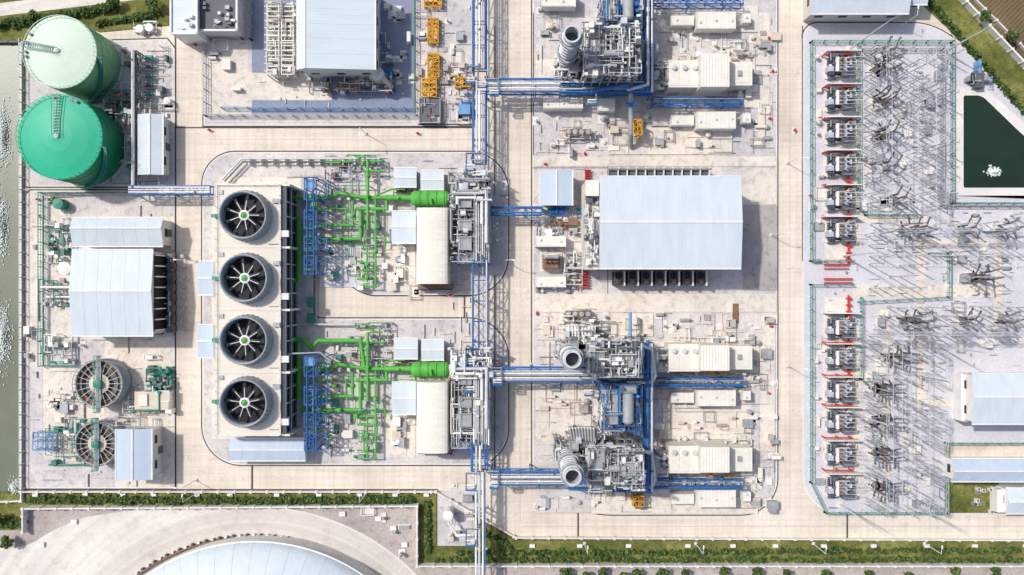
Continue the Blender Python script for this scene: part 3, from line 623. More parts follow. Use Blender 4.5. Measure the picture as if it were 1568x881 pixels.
def container(name,a,y0,c,y1,h=3.5):
    b=B(name); b.box(a,y0,c,y1,.3,h,'white','cream'); b.box(a+1.2,y0+1.2,c-1.2,y1-1.2,h,h+.08,'cream')
    n=max(1,int((c-a)/12))
    for k in range(n+1): x=a+(c-a-1)*k/n; b.box(x,y0-.3,x+.7,y1+.3,.2,h+.15,'white')
    for k in range(0,n,2): x=a+(c-a)*(k+.5)/n; b.cyl(x,(y0+y1)/2+R.uniform(-3,3),.3,h,h+.35,'alum',10)
    b.box(a-1,y0+3,a-.2,y1-3,.2,h*.6,'steel'); b.done()
for y in(24,177,602,757):
    container('electrical_container',1028,y,1063,y+15,3); container('control_container',1067,y-6 if y!=602 else y-4,1127,y+20,4)
    container('electrical_container',1137,y-3,1150,y+11,3)
container('electrical_container',820,362,867,378);container('electrical_container',820,424,867,440);container('electrical_container',832,150,893,166,4);container('electrical_container',915,150,942,170,3); container('electrical_container',829,-12,882,10,4)
def transformer(name,x0,y0,x1,y1,h,m='steeldk'):
    b=B(name); b.box(x0-3,y0-3,x1+3,y1+3,0,.4,'kerb'); b.box(x0+3,y0+2,x1-3,y1-2,.4,h,m)
    n=int((y1-y0)/2.2)
    for k in range(n):
        y=y0+(y1-y0)*k/n
        b.box(x0,y,x0+3,y+.9,1,h-.5,m); b.box(x1-3,y,x1,y+.9,1,h-.5,m)
    for k in range(3):
        p=W(x0+(x1-x0)*(k+1)/4,(y0+y1)/2,h+1); b.lathe((p.x,p.y),[(.25,h),(.35,h+.4),(.2,h+.8),(.3,h+1.1),(.1,h+1.6)],'brown',8)
    b.hvessel(W(x0+4,y0+4,h+1),W(x1-4,y0+4,h+1),.45,'steel'); b.done()
transformer('transformer',830,390,858,413,4,'brown')
b=B('pump_skid'); 
for k in range(2): p=W(845+k*14,323,2); b.tube((p.x-1,p.y,1.5),(p.x+1,p.y,1.5),.8,'blue',12); b.wbox(p.x-1.4,p.y-1,0,p.x+1.4,p.y+1,.7,'kerb')
b.clutter(828,316,890,336,1,3,16,['blue','steel','teal'],.1,.2,.4,5,4); b.done()
b=B('pipe_skid'); b.clutter(864,386,892,436,1,4,30,['alum','white','steel','beige'],.1,.22,.4,6,12); b.clutter(822,340,890,360,.5,2,14,['brown','white','steel'],.08,.16,.4,6,10); b.equip(822,340,890,360,6,['brown','white','steel']); b.clutter(820,440,890,446,.5,2,8,['white','steel'],.1,.2,.4,6,5); b.done()
for k in range(7):
    b=B('radiator_bank'); x=940+k*21; z=4; b.box(x,416,x+15,437,.4,z,'black','walldk'); b.box(x+15.5,415,x+17.5,438,0,z+1,'kerb')
    for j in range(6): b.box(x+1+j*2.4,417,x+2.2+j*2.4,436,z,z+.3,'steeldk')
    b.box(x+5,428,x+11,434,z+.3,z+.8,'brown'); b.cyl(x+7,422,.8,z,z+.5,'black',14); b.done()
b=B('radiator_bank_row')
for k in range(11): x=935+k*14; b.box(x,257,x+10,269,.4,4,'black','walldk'); b.box(x+11,256,x+12.5,270,0,5,'kerb'); 
b.pipe([(930,259,5),(1090,259,5)],.2,'steel'); b.done()
def lattice(name,a,y0,c,y1,h,m='yellow',n=6):
    b=B(name); b.frame(a,y0,c,y1,h,2,n,m,2,.18); b.box(a+1,y0+1,c-1,y0+(y1-y0)*.22,h*.3,h*.8,m)
    for k in range(int((c-a)*(y1-y0)/60)): b.cyl(R.uniform(a+2,c-2),R.uniform(y0+2,y1-2),R.uniform(.3,.55),.1,R.uniform(.8,h),R.choice([m,m,'beige']),10)
    b.clutter(a,y0,c,y1,.5,h,8,[m,'brown',m],.08,.16,.2,3,4); b.done()
lattice('crane_boom_section',655,28,671,65,2.2);lattice('crane_boom_section',655,83,672,118,2.5);lattice('mobile_crane_carrier',646,120,668,148,3,'yellow',4);lattice('crane_boom_section',650,-12,676,10,2,'yellow',3);lattice('crane_counterweight_frame',697,119,720,133,1.8,'yellow',2)
lattice('work_platform_frame',970,183,983,206,6,'yellow',2);lattice('work_platform_frame',970,760,986,776,4,'yellow',2)
b=B('open_top_skip'); b.box(642,150,674,188,0,2.2,'steeldk','walldk'); p=W(642,150,2.3);q=W(674,188,2.3); b.rail(p.x,q.y,q.x,p.y,1.6,'beige'); b.clutter(644,152,672,186,2.3,2.6,10,['brown','steel'],.1,.2,0,4,4); b.done()
b=B('tool_container'); b.box(702,160,720,175,0,2.4,'blue','bluelt'); b.clutter(698,150,722,160,.5,2,8,['blue','steel'],.1,.2,.3,3,3); b.done()
b=B('air_cooled_condenser'); 
for r_ in range(2):
    x=409+r_*22; b.frame(x,6,x+18,114,5,1,9,'cream',2,.22,False)
    for k in range(14): y=9+k*7.5; b.box(x,y,x+19,y+1.6,4.4,5.2,'cream'); b.box(x+2,y+2.4,x+17,y+6,1,3.5,'beige','steel')
for k in range(10): b.pipe([(405,10+k*11,3),(455,10+k*11,3)],.18,'cream',6)
b.clutter(408,5,455,116,3,6,50,['cream','white','beige','steel'],.1,.24,.2,7,10); b.done()
b=B('air_compressor_skid'); b.clutter(472,112,600,140,1,4,50,['beige','cream','steel','brown','steeldk'],.1,.24,.4,7,30); b.box(505,118,530,132,0,3,'walldk'); 
b.cyl(577,112,1.6,0,5,'cream'); b.pipe([(565,95,5),(600,135,3)],.6,'beige'); b.clutter(580,50,600,100,1,3,14,['steel','white','walldk'],.1,.2,.4,4,4); b.clutter(455,108,575,116,1,4,20,['beige','steel'],.1,.2,.3,9,8); b.equip(580,10,632,170,12,['white','steel','cream','blue']); b.equip(320,66,376,172,5,['white','cream','steel']); b.done()
def clarifier(px,py,rp):
    z=5; c=W(px,py,z); r=rp*S; b=B('clarifier_tank'); C=(c.x,c.y)
    b.lathe(C,[(r,0),(r,z),(r-.35,z),(r-.35,z-.8)],'steel',48,True); b.lathe(C,[(r-.35,z-.8),(r*.78,z-.8)],'brown',48); b.lathe(C,[(r*.78,z-.7),(r*.78,z-.3),(r*.74,z-.3),(r*.7,z-1.2),(r*.3,z-1.3)],'steeldk',48)
    b.lathe(C,[(r*.42,z-.6),(r*.42,z-.2),(.01,z-.1)],'beige',24)
    b.lathe(C,[(r*.18,z),(r*.18,z+.8),(.01,z+1)],'teal',14)
    for i in range(20):
        a=2*math.pi*i/20; b.beam((c.x+math.cos(a)*r*.4,c.y+math.sin(a)*r*.4,z-.25),(c.x+math.cos(a)*r*.97,c.y+math.sin(a)*r*.97,z-.25),.12,'beige')
    for i in range(36):
        a=2*math.pi*i/36;a1=2*math.pi*(i+1)/36; b.beam((c.x+math.cos(a)*r,c.y+math.sin(a)*r,z+1.1),(c.x+math.cos(a1)*r,c.y+math.sin(a1)*r,z+1.1),.09,'teal'); b.beam((c.x+math.cos(a)*r,c.y+math.sin(a)*r,z),(c.x+math.cos(a)*r,c.y+math.sin(a)*r,z+1.1),.08,'teal')
    b.wbox(c.x-.6,c.y-r-1,z+.1,c.x+.6,c.y+r+1,z+.25,'dull'); b.rail(c.x-.6,c.y-r-1,c.x+.6,c.y+r+1,z+.25,'teal'); b.done()
clarifier(151,588,36);clarifier(148,680,33)
b=B('water_treatment_pipework'); T=['teal','teal','steel','steeldk','white']
b.clutter(66,345,110,402,.5,3,36,T,.08,.2,.4,6,18); b.clutter(66,430,108,470,.5,3,20,T,.08,.2,.4,6,8); b.clutter(68,512,112,556,.5,3,18,['teal','white','steel'],.08,.16,.4,7,8)
b.clutter(225,563,262,600,.5,3,36,['teal','teal','steeldk','teal'],.1,.24,.4,4,24); b.box(206,600,258,628,0,3,'cream','beige'); b.box(212,604,225,622,3,3.5,'cream'); b.clutter(188,590,262,632,.5,3.5,26,['teal','white','steel'],.1,.2,.4,7,6)
b.clutter(75,655,190,710,.5,3.5,34,['teal','teal','steel','beige'],.08,.16,.4,8,12); b.clutter(68,600,115,660,.3,1.5,10,['steel','kerb'],.08,.15,.4,6,6); b.cyl(98,411,1.6,0,4,'cream'); b.clutter(100,640,200,665,1,5,22,['white','teal','steel'],.1,.22,.3,7,6)
b.equip(45,480,105,550,8,['white','steel','cream']); b.equip(70,600,115,655,7,['cream','steel','white']); b.equip(200,640,262,740,5,['white','steel']); b.equip(60,300,105,340,4,['white','teal']); b.equip(120,525,262,560,6,['white','steel','cream'])
b.pipe([(66,300,1.5),(66,560,1.5),(118,560,1.5)],.2,'teal'); b.pipe([(71,455,1.5),(110,455,1.5)],.25,'white'); b.pipe([(75,712,1.2),(130,712,1.2),(130,690,1.2)],.25,'teal'); b.pipe([(62,440,2),(108,440,2)],.3,'white'); b.pipe([(66,296,1.5),(200,296,1.5)],.22,'steel'); b.done()
b=B('blue_access_frame'); b.frame(50,664,82,690,4,4,2,'bluelt',2,.15); b.done()
b=B('pump_station'); b.clutter(160,70,255,280,.5,3,44,['white','steel','teal','steeldk'],.08,.16,.4,8,22); b.clutter(160,140,205,200,.5,4,36,['steeldk','teal','brown','steel'],.1,.24,.4,5,18)
for k in range(5):
    y=88+k*14; p=W(222,y,1.4); q=W(234,y,1.4); b.tube(p,q,.5,'steeldk' if k%2 else 'teal',10); b.wbox(p.x-.4,p.y-.7,0,q.x+.4,p.y+.7,.7,'kerb'); b.pipe([(205,y,2),(222,y,2),(222,y,1.2)],.18,'white'); b.pipe([(234,y,1.4),(242,y,1.4),(242,y+6,1.4)],.14,'steel')
b.equip(215,150,262,172,3,['white','steel']); b.cyl(88,312,1.3,0,3,'teal'); b.done()
b=B('valve_pit'); 
for (x,y) in((228,42),(213,44)): b.cyl(x,y,1.0,0,2,'white',12)
b.clutter(205,34,240,50,.3,1.5,10,['white','steel'],.1,.2,.4,4,3); b.done()
b=B('perimeter_pipe_run')
b.pipe([(340,275,2),(370,243,2),(582,243,2)],.25,'alum'); b.pipe([(344,278,2),(372,248,2),(580,248,2)],.2,'steeldk'); b.pipe([(480,497,2),(584,497,2)],.25,'alum'); b.pipe([(484,400,1),(484,495,1)],.2,'steel'); 
for x in range(380,580,18): b.box(x,240,x+2,252,0,2,'kerb')
b.clutter(500,238,590,250,.5,2.5,14,['green','steel'],.12,.2,.4,7,3); b.clutter(545,494,600,505,.5,2.5,12,['green','steel'],.12,.2,.4,7,3); b.done()
b=B('yard_pipework'); Y=['white','steel','beige','cream','steel','cream','dull','asph']
for z_ in((820,10,860,60),(820,180,990,235),(1000,50,1160,85),(820,485,1000,520),(820,590,920,655),(900,640,1000,688),(1000,575,1160,598),(1000,625,1160,672),(820,750,1000,784),(1010,730,1160,752),(1005,140,1160,152),(1000,205,1120,232),(1140,480,1185,780),(1150,40,1188,230),(690,740,728,830),(590,445,700,449),(600,375,636,440),(600,640,636,695),(690,250,722,285),(1005,480,1130,520),(642,5,650,180),(680,10,720,185)):
    A=(z_[2]-z_[0])*(z_[3]-z_[1]); b.clutter(*z_,.25,.9,int(3+A/1000),Y,.06,.11,.2,9,0); b.equip(*z_,int(2+A/560),Y)
b.pipe([(966,138,8),(966,205,5),(966,225,1)],.6,'steel'); b.pipe([(958,160,8),(975,160,8)],.4,'blue'); b.pipe([(965,478,6),(965,520,6)],.4,'bluelt'); b.box(1122,465,1131,495,0,.5,'brown'); b.cyl(686,790,1.2,0,5,'white'); b.pipe([(686,800,4),(700,820,4),(725,820,8)],.25,'white'); b.done()
b=B('steam_bypass_pipe'); 
for y in(566,726): b.pipe([(905,y,9),(960,y,11),(965,y-6,12),(980,y+6,12),(995,y,10)],.45,'blue'); b.pipe([(960,y+20,10),(998,y+20,10),(1003,y+10,10),(998,y-30,10),(975,y-40,14)],.42,'alum')
b.pipe([(905,140,9),(960,130,12),(968,140,10),(998,140,10),(998,-30,10)],.45,'blue'); b.pipe([(992,-30,11.5),(992,130,11.5),(960,138,11)],.35,'alum'); b.done()
# ------------------------------------------------------------ fences and walls
def fence(name,pts,h=2.2,m='fence',step=3,w=.12):
    b=B(name)
    for i in range(len(pts)-1):
        p=W(*pts[i]);q=W(*pts[i+1]); L=(q-p).length;n=max(1,int(L/step))
        for z in(.3,h*.5,h): b.beam(p+Vector((0,0,z)),q+Vector((0,0,z)),w*(1.3 if z==h else .7),m)
        for k in range(n+1): c=p.lerp(q,k/n); b.beam(c,c+Vector((0,0,h)),w*1.8,m); b.wbox(c.x-.22,c.y-.22,0,c.x+.22,c.y+.22,.35,'kerb')
        for k in range(n*4): c=p.lerp(q,k/(n*4)); b.beam(c,c+Vector((0,0,h)),.04,m)
    return b.done()
def wall(name,pts,h=1.8,t=.35,m='kerb'):
    b=B(name)
    for i in range(len(pts)-1):
        p=W(*pts[i]);q=W(*pts[i+1]); d=(q-p).normalized();n=Vector((-d.y,d.x,0))*t/2; Z=Vector((0,0,h))
        vs=[p-n,q-n,q+n,p+n]; vs+= [v+Z for v in vs]; b.add(vs,[(0,1,5,4),(1,2,6,5),(2,3,7,6),(3,0,4,7),(4,5,6,7)],m)
        L=(q-p).length
        for k in range(int(L/4)+1): c=p+d*min(L,k*4); b.wbox(c.x-.3,c.y-.3,0,c.x+.3,c.y+.3,h+.15,m)
    return b.done()
fence('switchyard_fence',[(1240,400),(1240,66),(1455,66),(1455,312),(1700,312)])
fence('switchyard_fence',[(1303,400),(1240,400)]);fence('switchyard_fence',[(1303,436),(1240,436),(1240,738),(1262,784),(1446,784),(1446,678),(1700,678)])
fence('inner_fence',[(1312,70),(1312,320),(1324,330),(1400,330)]);fence('inner_fence',[(1700,316),(1440,316),(1440,78),(1318,78)],m='steel');fence('inner_fence',[(1316,456),(1316,580),(1324,588)]);fence('inner_fence',[(1420,388),(1450,388),(1450,455),(1312,462)])
fence('water_plant_fence',[(66,560),(66,296),(200,296)]);fence('tank_fence',[(37,64),(37,748)],m='steel')
fence('substation_fence',[(640,178),(316,178),(316,60),(372,60),(386,62),(386,-40)],m='steel');fence('substation_fence',[(636,-40),(636,176)],m='teal'); fence('substation_fence',[(342,167),(640,167)],m='bluelt')
wall('perimeter_wall',[(-60,770),(36,766),(36,752),(668,752),(700,770),(790,822),(2000,828)],1.2,.3)
wall('boundary_wall',[(42,812),(42,776),(640,772),(640,863),(2000,863)],2.2,.35,'kerb')
wall('boundary_wall',[(1440,-30),(1568,105),(1800,350)],2,.4,'white'); wall('field_wall',[(1470,-20),(1700,210)],1,.3,'kerb')
wall('pond_wall',[(-60,66),(33,66)],1.2,.5,'walldk'); wall('pond_edge_wall',[(34,68),(34,750)],.8,.5)
b=B('drain_marker_block')
for (y,x0,x1) in((760,60,660),(838,820,1560)):
    for k in range(11):
        x=x0+(x1-x0)*k/10+R.uniform(-12,12); b.wbox(*W(x,y-5).xy,0,*W(x+8,y).xy,.5,'white')
b.done()
b=B('red_fire_barrier')
for (x0,y0,x1,y1) in((1298.5,270,1301,405),(1298.5,452,1301,575),(1262,404,1300,406),(1262,426,1306,428),(1262,432,1306,434),(896,260,905,262),(888,416,901,418),(1262,410,1300,411.5)): b.box(x0,y0,x1,y1,.9,1.3,'red')
for k in range(12): b.box(1298,276+k*11,1305,278+k*11,0,1.6,'red'); b.box(1298,456+k*10,1305,458+k*10,0,1.6,'red')
for k in range(6): b.box(889,418+k*4.2,902,419.5+k*4.2,0,1.6,'red'); b.box(896,260+k*3,904,261+k*3,0,1.6,'red')
for y in(82,132,180,232,282,332,524,574,620,670,720):
    b.box(1262,y,1306,y+1.3,2.2,2.6,'red'); b.box(1303,y,1304.8,y+20,.9,1.3,'red')
    for x in(1263,1284,1304): b.box(x,y-.3,x+1.5,y+1.6,0,2.4,'red')
b.done()
hyd=None
for (x,y) in((1178,182),(1176,60),(1182,110),(1176,602),(1182,680),(1180,500),(822,480),(690,452),(322,200),(300,70),(640,205),(895,236),(1216,200),(835,252),(60,306),(1240,300)):
    if hyd is None:
        b=B('fire_hydrant'); b.lathe((0,0),[(.35,0),(.25,.1),(.22,.9),(.3,.95),(.05,1.3)],'red',10); b.tube((-.5,0,.7),(.5,0,.7),.15,'red',8); b.wbox(-.8,-.5,0,.8,.5,.06,'kerb'); hyd=b.done(); hyd.location=W(x,y,.16)
    else: inst(hyd,'fire_hydrant',x,y,R.choice((0,1.57)))
# ------------------------------------------------------------ switchyard
b=B('power_transformer'); 
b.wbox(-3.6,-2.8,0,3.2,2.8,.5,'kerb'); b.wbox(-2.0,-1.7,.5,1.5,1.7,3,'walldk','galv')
for k in range(9): y=-2.1+k*.48; b.wbox(-3.2,y,.8,-2.05,y+.2,2.8,'steeldk'); b.wbox(1.55,y,.8,2.7,y+.2,2.8,'steeldk')
for k in range(3):
    y=-1.1+k*1.1; b.lathe((-.6,y),[(.2,3),(.38,3.2),(.2,3.5),(.35,3.8),(.18,4.2),(.3,4.5),(.06,5)],'brown',8); b.beam((-.6,y,5),(3.4,y,6),.09,'alum'); b.lathe((1.0,y),[(.2,3),(.3,3.3),(.1,3.9)],'black',8); b.tube((1.0,y,3.9),(1.5,y+.3,4.6),.12,'steeldk',6)
b.tube((-1.6,-1.8,3.6),(-1.6,1.6,3.6),.38,'white',10); b.wbox(-4,3.2,0,4.2,3.4,3.6,'white'); b.clutter(CX-20,CY-16,CX+20,CY+16,.6,3.4,40,['steeldk','galv','steel','white','walldk'],.06,.15,.3,2.5,26)
pt=b.done(); ys=[104,154,204,254,306,354,500,546,596,642,692,742]; pt.location=W(1284,ys[0])
for y in ys[1:]: inst(pt,'power_transformer',1284,y)
b=B('circuit_breaker')
b.wbox(-1.6,-1.6,0,1.6,1.6,.3,'kerb')
for k in range(3):
    a=2.1*k+.4; o=Vector((math.cos(a)*1.1,math.sin(a)*1.1,0)); b.beam(o,o+Vector((0,0,2.4)),.25,'black')
    b.tube(o+Vector((0,0,2.4)),o*1.05+Vector((0,0,4.6)),.26,'brown',8)
    for s_ in(-1,1): t=Vector((math.cos(a+s_),math.sin(a+s_),0))*1.9+Vector((0,0,5.8)); b.tube(o*1.05+Vector((0,0,4.6)),o+t,.2,'walldk',8); b.tube(o+t,o+t*1.05+Vector((.3,0,0)),.25,'steeldk',8)
b.wbox(-.5,-.4,.3,.5,.4,2,'steel'); cb=b.done(); cb.location=W(1352,84)
CBP=[(1350,108),(1350,156),(1350,208),(1352,258),(1366,306),(1338,108),(1338,156),(1338,210),(1398,352),(1376,352),(1470,352),(1528,352),(1498,424),(1484,424),(1398,490),(1378,490),(1470,490),(1528,490),(1354,545),(1350,594),(1350,644),(1350,692),(1350,742),(1374,545),(1336,594),(1336,644),(1336,692),(1336,742)]
for x,y in CBP: inst(cb,'circuit_breaker',x,y,R.uniform(0,6))
b=B('post_insulator'); b.wbox(-.35,-.35,0,.35,.35,.2,'kerb'); b.beam((0,0,0),(0,0,3),.18,'galv'); b.beam((-.4,0,3),(.4,0,3),.16,'galv')
b.lathe((0,0),[(.1,3)]+[(.17 if k%2 else .1,3.2+k*.28) for k in range(10)]+[(.05,6)],'galv',8); pi=b.done(); pi.location=W(1322,90)
b=B('disconnect_switch')
for s_ in(-1.1,1.1):
    b.wbox(s_-.3,-.3,0,s_+.3,.3,.2,'kerb'); b.beam((s_,0,0),(s_,0,4),.16,'alum'); b.lathe((s_,0),[(.1,4)]+[(.17 if k%2 else .1,4.1+k*.25) for k in range(8)]+[(.05,6.2)],'dull',8)
b.beam((-1.3,0,4),(1.3,0,4),.18,'alum'); b.beam((-1.1,0,6.2),(.9,0,6.6),.08,'alum'); ds=b.done(); ds.location=W(1440,300)
b=B('surge_arrester'); b.wbox(-.3,-.3,0,.3,.3,.25,'kerb'); b.tube((0,0,0),(0,0,5),.12,'galv',6,.1); b.lathe((0,0),[(.09,5)]+[(.16 if k%2 else .09,5.1+k*.3) for k in range(12)]+[(.04,9)],'galv',7); b.tube((-.5,0,9),(.5,0,9),.06,'dull',6); sa=b.done(); sa.location=W(1446,92)
cols=[(x,y) for x in(1322,1332,1366,1378,1392,1406,1422,1434) for y in range(84,320,12)]+[(x,y) for x in(1322,1334,1368,1382,1396,1410,1424) for y in range(520,776,12)]+[(x,y) for y in(344,360,376,392,470,484,498,514) for x in range(1330,1568,14)]+[(x,y) for y in(406,424,440) for x in(1330,1345,1360,1375,1390,1470,1484,1510)]
for x,y in cols:
    t=R.random()
    if t<.22: inst(pi,'post_insulator',x+R.uniform(-1,1),y+R.uniform(-1.5,1.5))
    elif t<.34: inst(ds,'disconnect_switch',x+R.uniform(-1,1),y+R.uniform(-1.5,1.5),R.choice((0,1.57)))
    elif t<.66: inst(sa,'surge_arrester',x+R.uniform(-1,1),y+R.uniform(-1.5,1.5),R.choice((0,1.57)),R.uniform(.9,1.15))
b=B('overhead_busbar')
for y in range(84,320,12): b.beam(W(1318,y,6.2),W(1436,y+R.uniform(-1,1),6.2),.07,'galv') if R.random()<.5 else None
for y in range(520,776,12): b.beam(W(1318,y,6.2),W(1428,y+R.uniform(-1,1),6.2),.07,'galv') if R.random()<.5 else None
for x in(1366,1392,1406,1434): b.beam(W(x,76,8.5),W(x,322,8.5),.1,'alum')
for x in(1368,1382,1396,1424): b.beam(W(x,508,8.5),W(x,778,8.5),.1,'alum')
for y in(344,360,376,392,470,484,498,514): b.beam(W(1322,y,7),W(1568,y,7),.08,'alum')
for y in ys:
    for o in(-5,0,5): b.beam(W(1284,y+o,6),W(1322,y+o,6.5),.07,'galv')
b.done()
b=B('gantry_structure')
def portal(p,q,h,m='galv'):
    p=Vector(p);q=Vector(q); d=(q-p).normalized();n=Vector((-d.y,d.x,0))
    for e in(p,q):
        for s1 in(-1,1):
            for s2 in(-1,1): b.beam(e+n*s1*.6+d*s2*.6,e+n*s1*.25+d*s2*.25+Vector((0,0,h)),.1,m)
        for k in range(4): z=h*k/4; f=.6-.35*k/4; b.beam(e+n*f+d*f+Vector((0,0,z)),e-n*f+d*f+Vector((0,0,z+h/4)),.07,m)
    L=(q-p).length; k_=int(L/1.6)
    for s1 in(-.3,.3): b.beam(p+n*s1+Vector((0,0,h)),q+n*s1+Vector((0,0,h)),.1,m)
    for k in range(k_): a=p+d*L*k/k_;c=p+d*L*(k+1)/k_; s1=.3 if k%2 else -.3; b.beam(a+n*s1+Vector((0,0,h)),c-n*s1+Vector((0,0,h)),.07,m)
for x in(1328,1414):
    for (y0,y1) in((88,136),(184,232),(280,322),(526,574),(622,670),(720,768)): portal(W(x,y0),W(x,y1),11)
for y in(356,508):
    for x0 in(1340,1400,1460,1520): portal(W(x0,y),W(x0+52,y),10)
b.done()
b=B('bay_control_kiosk'); b.equip(1244,84,1258,780,18,['white','steel','cream']); b.equip(1320,80,1436,318,20,['white','steel','cream']); b.equip(1320,470,1430,775,20,['white','steel','cream']); b.equip(1425,330,1565,540,18,['white','steel','cream']); b.done()
for (x,y) in((1285,772),(1400,772),(1300,76),(1445,80),(1290,392),(1435,530),(1545,330),(1300,630)):
    b=B('lightning_mast'); p=W(x,y); b.tube(p,p+Vector((0,0,20)),.24,'alum',8,.12); b.tube(p+Vector((0,0,20)),p+Vector((0,0,24)),.08,'alum',6,.04); b.wbox(p.x-.8,p.y-.8,0,p.x+.8,p.y+.8,.4,'kerb'); b.done()
b=B('culvert_headwall'); 
b.box(1482,118,1520,124,0,2,'steel'); b.box(1495,108,1507,134,0,2.4,'steeldk'); b.box(1499,92,1503,112,0,2.6,'bluelt'); b.clutter(1484,112,1518,130,1,3,10,['bluelt','steel','black'],.1,.2,.3,3,4); b.done()
b=B('air_conditioning_units')
for k in range(12): x=R.uniform(1490,1524);y=R.uniform(744,782); b.box(x,y,x+5,y+5,0,1.5,R.choice(['white','steel','cream'])); b.cyl(x+2.5,y+2.5,.3,1.5,1.6,'steeldk',8)
b.done()
lamp=None
for (x,y,r) in((1065,832,1.57),(1245,832,1.57),(1415,832,1.57),(895,832,1.57),(300,735,3.1),(300,400,3.1),(1205,250,0),(1205,560,0),(775,400,0),(560,205,-1.57),(345,56,.5),(290,60,0),(560,756,1.57),(300,756,1.57),(1180,360,0),(1380,40,1.57)):
    if lamp is None:
        b=B('street_lamp'); b.tube((0,0,0),(0,0,8),.11,'white',8,.07); b.tube((0,0,8),(1.5,0,8.4),.06,'white',6); b.wbox(1.3,-.15,8.35,2.1,.15,8.5,'white'); b.wbox(-.35,-.35,0,.35,.35,.35,'kerb'); lamp=b.done(); lamp.location=W(x,y); lamp.rotation_euler=(0,0,r)
    else: inst(lamp,'street_lamp',x,y,r)
# ------------------------------------------------------------ dome (bottom left)
b=B('storage_dome'); c=W(390,1122,6); r=292*S*(1-6/H); C=(c.x,c.y)
prof=[(r,0),(r,6)]+[(r*math.cos(t),6+10*math.sin(t)) for t in [i*math.pi/2/14 for i in range(1,14)]]+[(.01,16)]
b.lathe(C,prof[:2],'wall',128); b.lathe(C,prof[1:],'roofx',128,True); b.lathe(C,[(r+.25,5.8),(r+.25,6.1),(r-.3,6.25)],'white',128)
for i in range(64):
    a=2*math.pi*i/64
    for j in range(1,13): (r0,z0),(r1,z1)=prof[j],prof[j+1]; b.beam((c.x+r0*math.cos(a),c.y+r0*math.sin(a),z0+.01),(c.x+r1*math.cos(a),c.y+r1*math.sin(a),z1+.01),.07,'roofbx')
b.done()
b=B('ring_drain_wall'); c=W(390,1122); 
b.lathe((c.x,c.y),[(302*S,0),(302*S,1),(300*S,1),(300*S,0)],'brown',128); b.lathe((c.x,c.y),[(300*S,.08),(290*S,.08)],'asph',128)
for i in range(180): a=2*math.pi*i/180; b.wbox(c.x+304*S*math.cos(a)-.25,c.y+304*S*math.sin(a)-.25,0,c.x+304*S*math.cos(a)+.25,c.y+304*S*math.sin(a)+.25,1.1,'white' if i%2 else 'walldk')
b.done()
b=B('yard_marker_blocks')
for (x,y) in((598,805),(575,790),(520,783),(615,830),(110,795),(60,830)): b.wbox(*W(x,y).xy,0,*W(x+9,y+7).xy,.6,'white')
b.equip(560,780,632,850,5,['white','dull','steel']); b.done()
# ------------------------------------------------------------ vegetation
def clump(b,X,Y,z,r,h,n):
    for _ in range(n):
        a=R.uniform(0,6.28);rr=r*math.sqrt(R.random())*R.uniform(.7,1.15); x=X+rr*math.cos(a);y=Y+rr*math.sin(a);zz=z+h*R.uniform(.15,1)*(1.05-(rr/r)**2*.6)
        s=R.uniform(.14,.34); u=Vector((R.uniform(-1,1),R.uniform(-1,1),R.uniform(-.5,.5))).normalized(); v=u.cross(Vector((R.uniform(-.5,.5),R.uniform(-.5,.5),1))).normalized(); o=Vector((x,y,zz))
        b.add([o-u*s-v*s*.5,o+u*s-v*s*.7,o+u*s*.8+v*s,o-u*s*.7+v*s*.8],[(0,1,2,3)],R.choice(['leafa','leafb','leafc','leafa']))
def hedge(name,x0,y0,x1,y1,n,r0,r1,h):
    b=B(name)
    for i in range(n):
        t=i/n+R.uniform(-.4,.4)/n; p=W(x0+(x1-x0)*t,y0+(y1-y0)*t+R.uniform(-2,2)); r=R.uniform(r0,r1)
        b.beam((p.x,p.y,0),(p.x,p.y,h*.5),.1,'bark'); clump(b,p.x,p.y,.1,r,h*R.uniform(.7,1.2),int(38*r*r+18))
    b.done()
hedge('hedge',50,764,636,766,120,.6,1.15,1.5); hedge('hedge',655,775,655,850,14,.6,1.0,1.4); hedge('hedge',700,846,1568,842,110,.4,.9,1.2); hedge('hedge',670,856,1568,857,130,.4,.8,1.0); hedge('shrub_row',-10,800,40,800,8,.9,1.6,2)
hedge('shrub_row',0,40,180,12,34,.8,1.4,2); hedge('shrub_row',150,38,250,20,16,.6,1.2,1.5); hedge('shrub_row',1412,-10,1568,175,50,.5,1.0,1.5); hedge('shrub_row',740,812,785,838,8,.5,.9,1.2); hedge('shrub_row',82,306,96,316,3,.7,1,1.5)
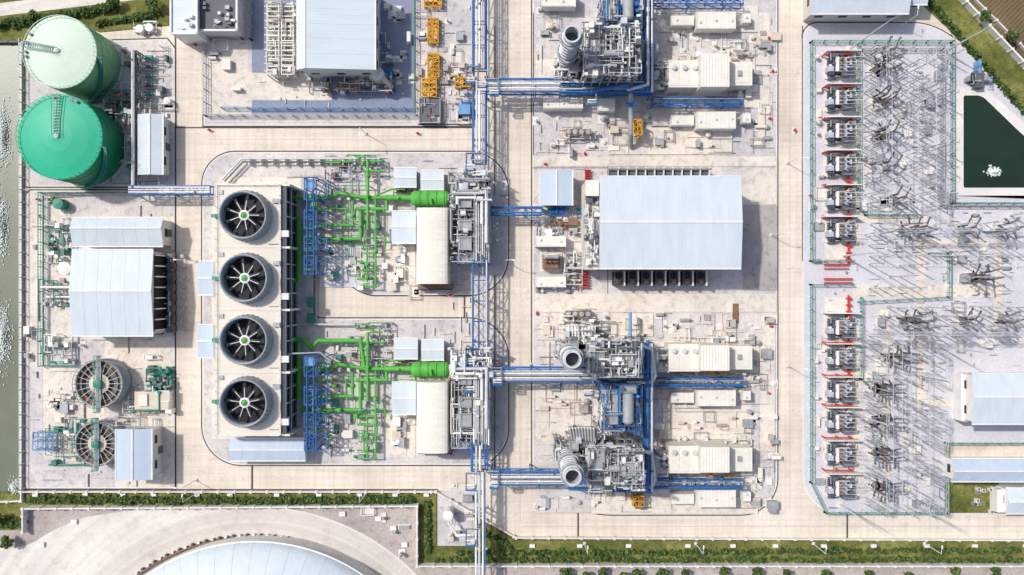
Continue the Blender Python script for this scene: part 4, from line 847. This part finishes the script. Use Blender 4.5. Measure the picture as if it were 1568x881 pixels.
def tree(x,y,h,r):
    b=B('small_tree'); p=W(x,y); b.tube(p,p+Vector((0,0,h*.6)),.16,'bark',7,.08)
    for k in range(6):
        a=k*1.05+R.random(); e=p+Vector((math.cos(a)*r*.65,math.sin(a)*r*.65,h*R.uniform(.65,.9))); b.tube(p+Vector((0,0,h*R.uniform(.35,.6))),e,.07,'bark',5,.03); clump(b,e.x,e.y,e.z-.5,r*R.uniform(.35,.55),1.0,34)
    clump(b,p.x,p.y,h*.8,r*.4,1.0,26); b.done()
for x in(868,893,921,948,978,1010,1052,1100,1150,1204,1262,1320,1385,1450,1510): tree(x+R.uniform(-6,6),873+R.uniform(-3,4),3.5,R.uniform(.8,1.5))
for x,y in((20,826),(5,790),(60,30),(100,45),(180,8),(240,12),(1540,60),(1500,30)): tree(x,y,3.5,1.4)
# ------------------------------------------------------------ light, sky, camera
el=math.radians(54); toS=Vector((-.86,.5,0)).normalized(); sv=Vector((toS.x*math.cos(el),toS.y*math.cos(el),math.sin(el)))
sd=bpy.data.lights.new('sun','SUN'); sd.energy=3.05; sd.angle=math.radians(2); sd.color=(1,.965,.92); so=bpy.data.objects.new('sun',sd); so.rotation_euler=(-sv).to_track_quat('-Z','Y').to_euler(); scene.collection.objects.link(so)
w=bpy.data.worlds.new("World"); scene.world=w; w.use_nodes=True; nt=w.node_tree
sk=nt.nodes.new('ShaderNodeTexSky'); sk.sky_type='NISHITA'; sk.sun_disc=False; sk.sun_elevation=el; sk.sun_rotation=math.atan2(toS.x,toS.y); sk.dust_density=3; sk.ozone_density=.8
nt.links.new(sk.outputs[0],nt.nodes['Background'].inputs[0]); nt.nodes['Background'].inputs[1].default_value=.135
cd=bpy.data.cameras.new('camera'); cd.sensor_width=36; cd.lens=36*H/(1568*S); cd.clip_end=5000; cam=bpy.data.objects.new('camera',cd); cam.location=(0,0,H); scene.collection.objects.link(cam); scene.camera=cam
scene.view_settings.view_transform='Standard'; scene.view_settings.look='None'; scene.view_settings.exposure=0
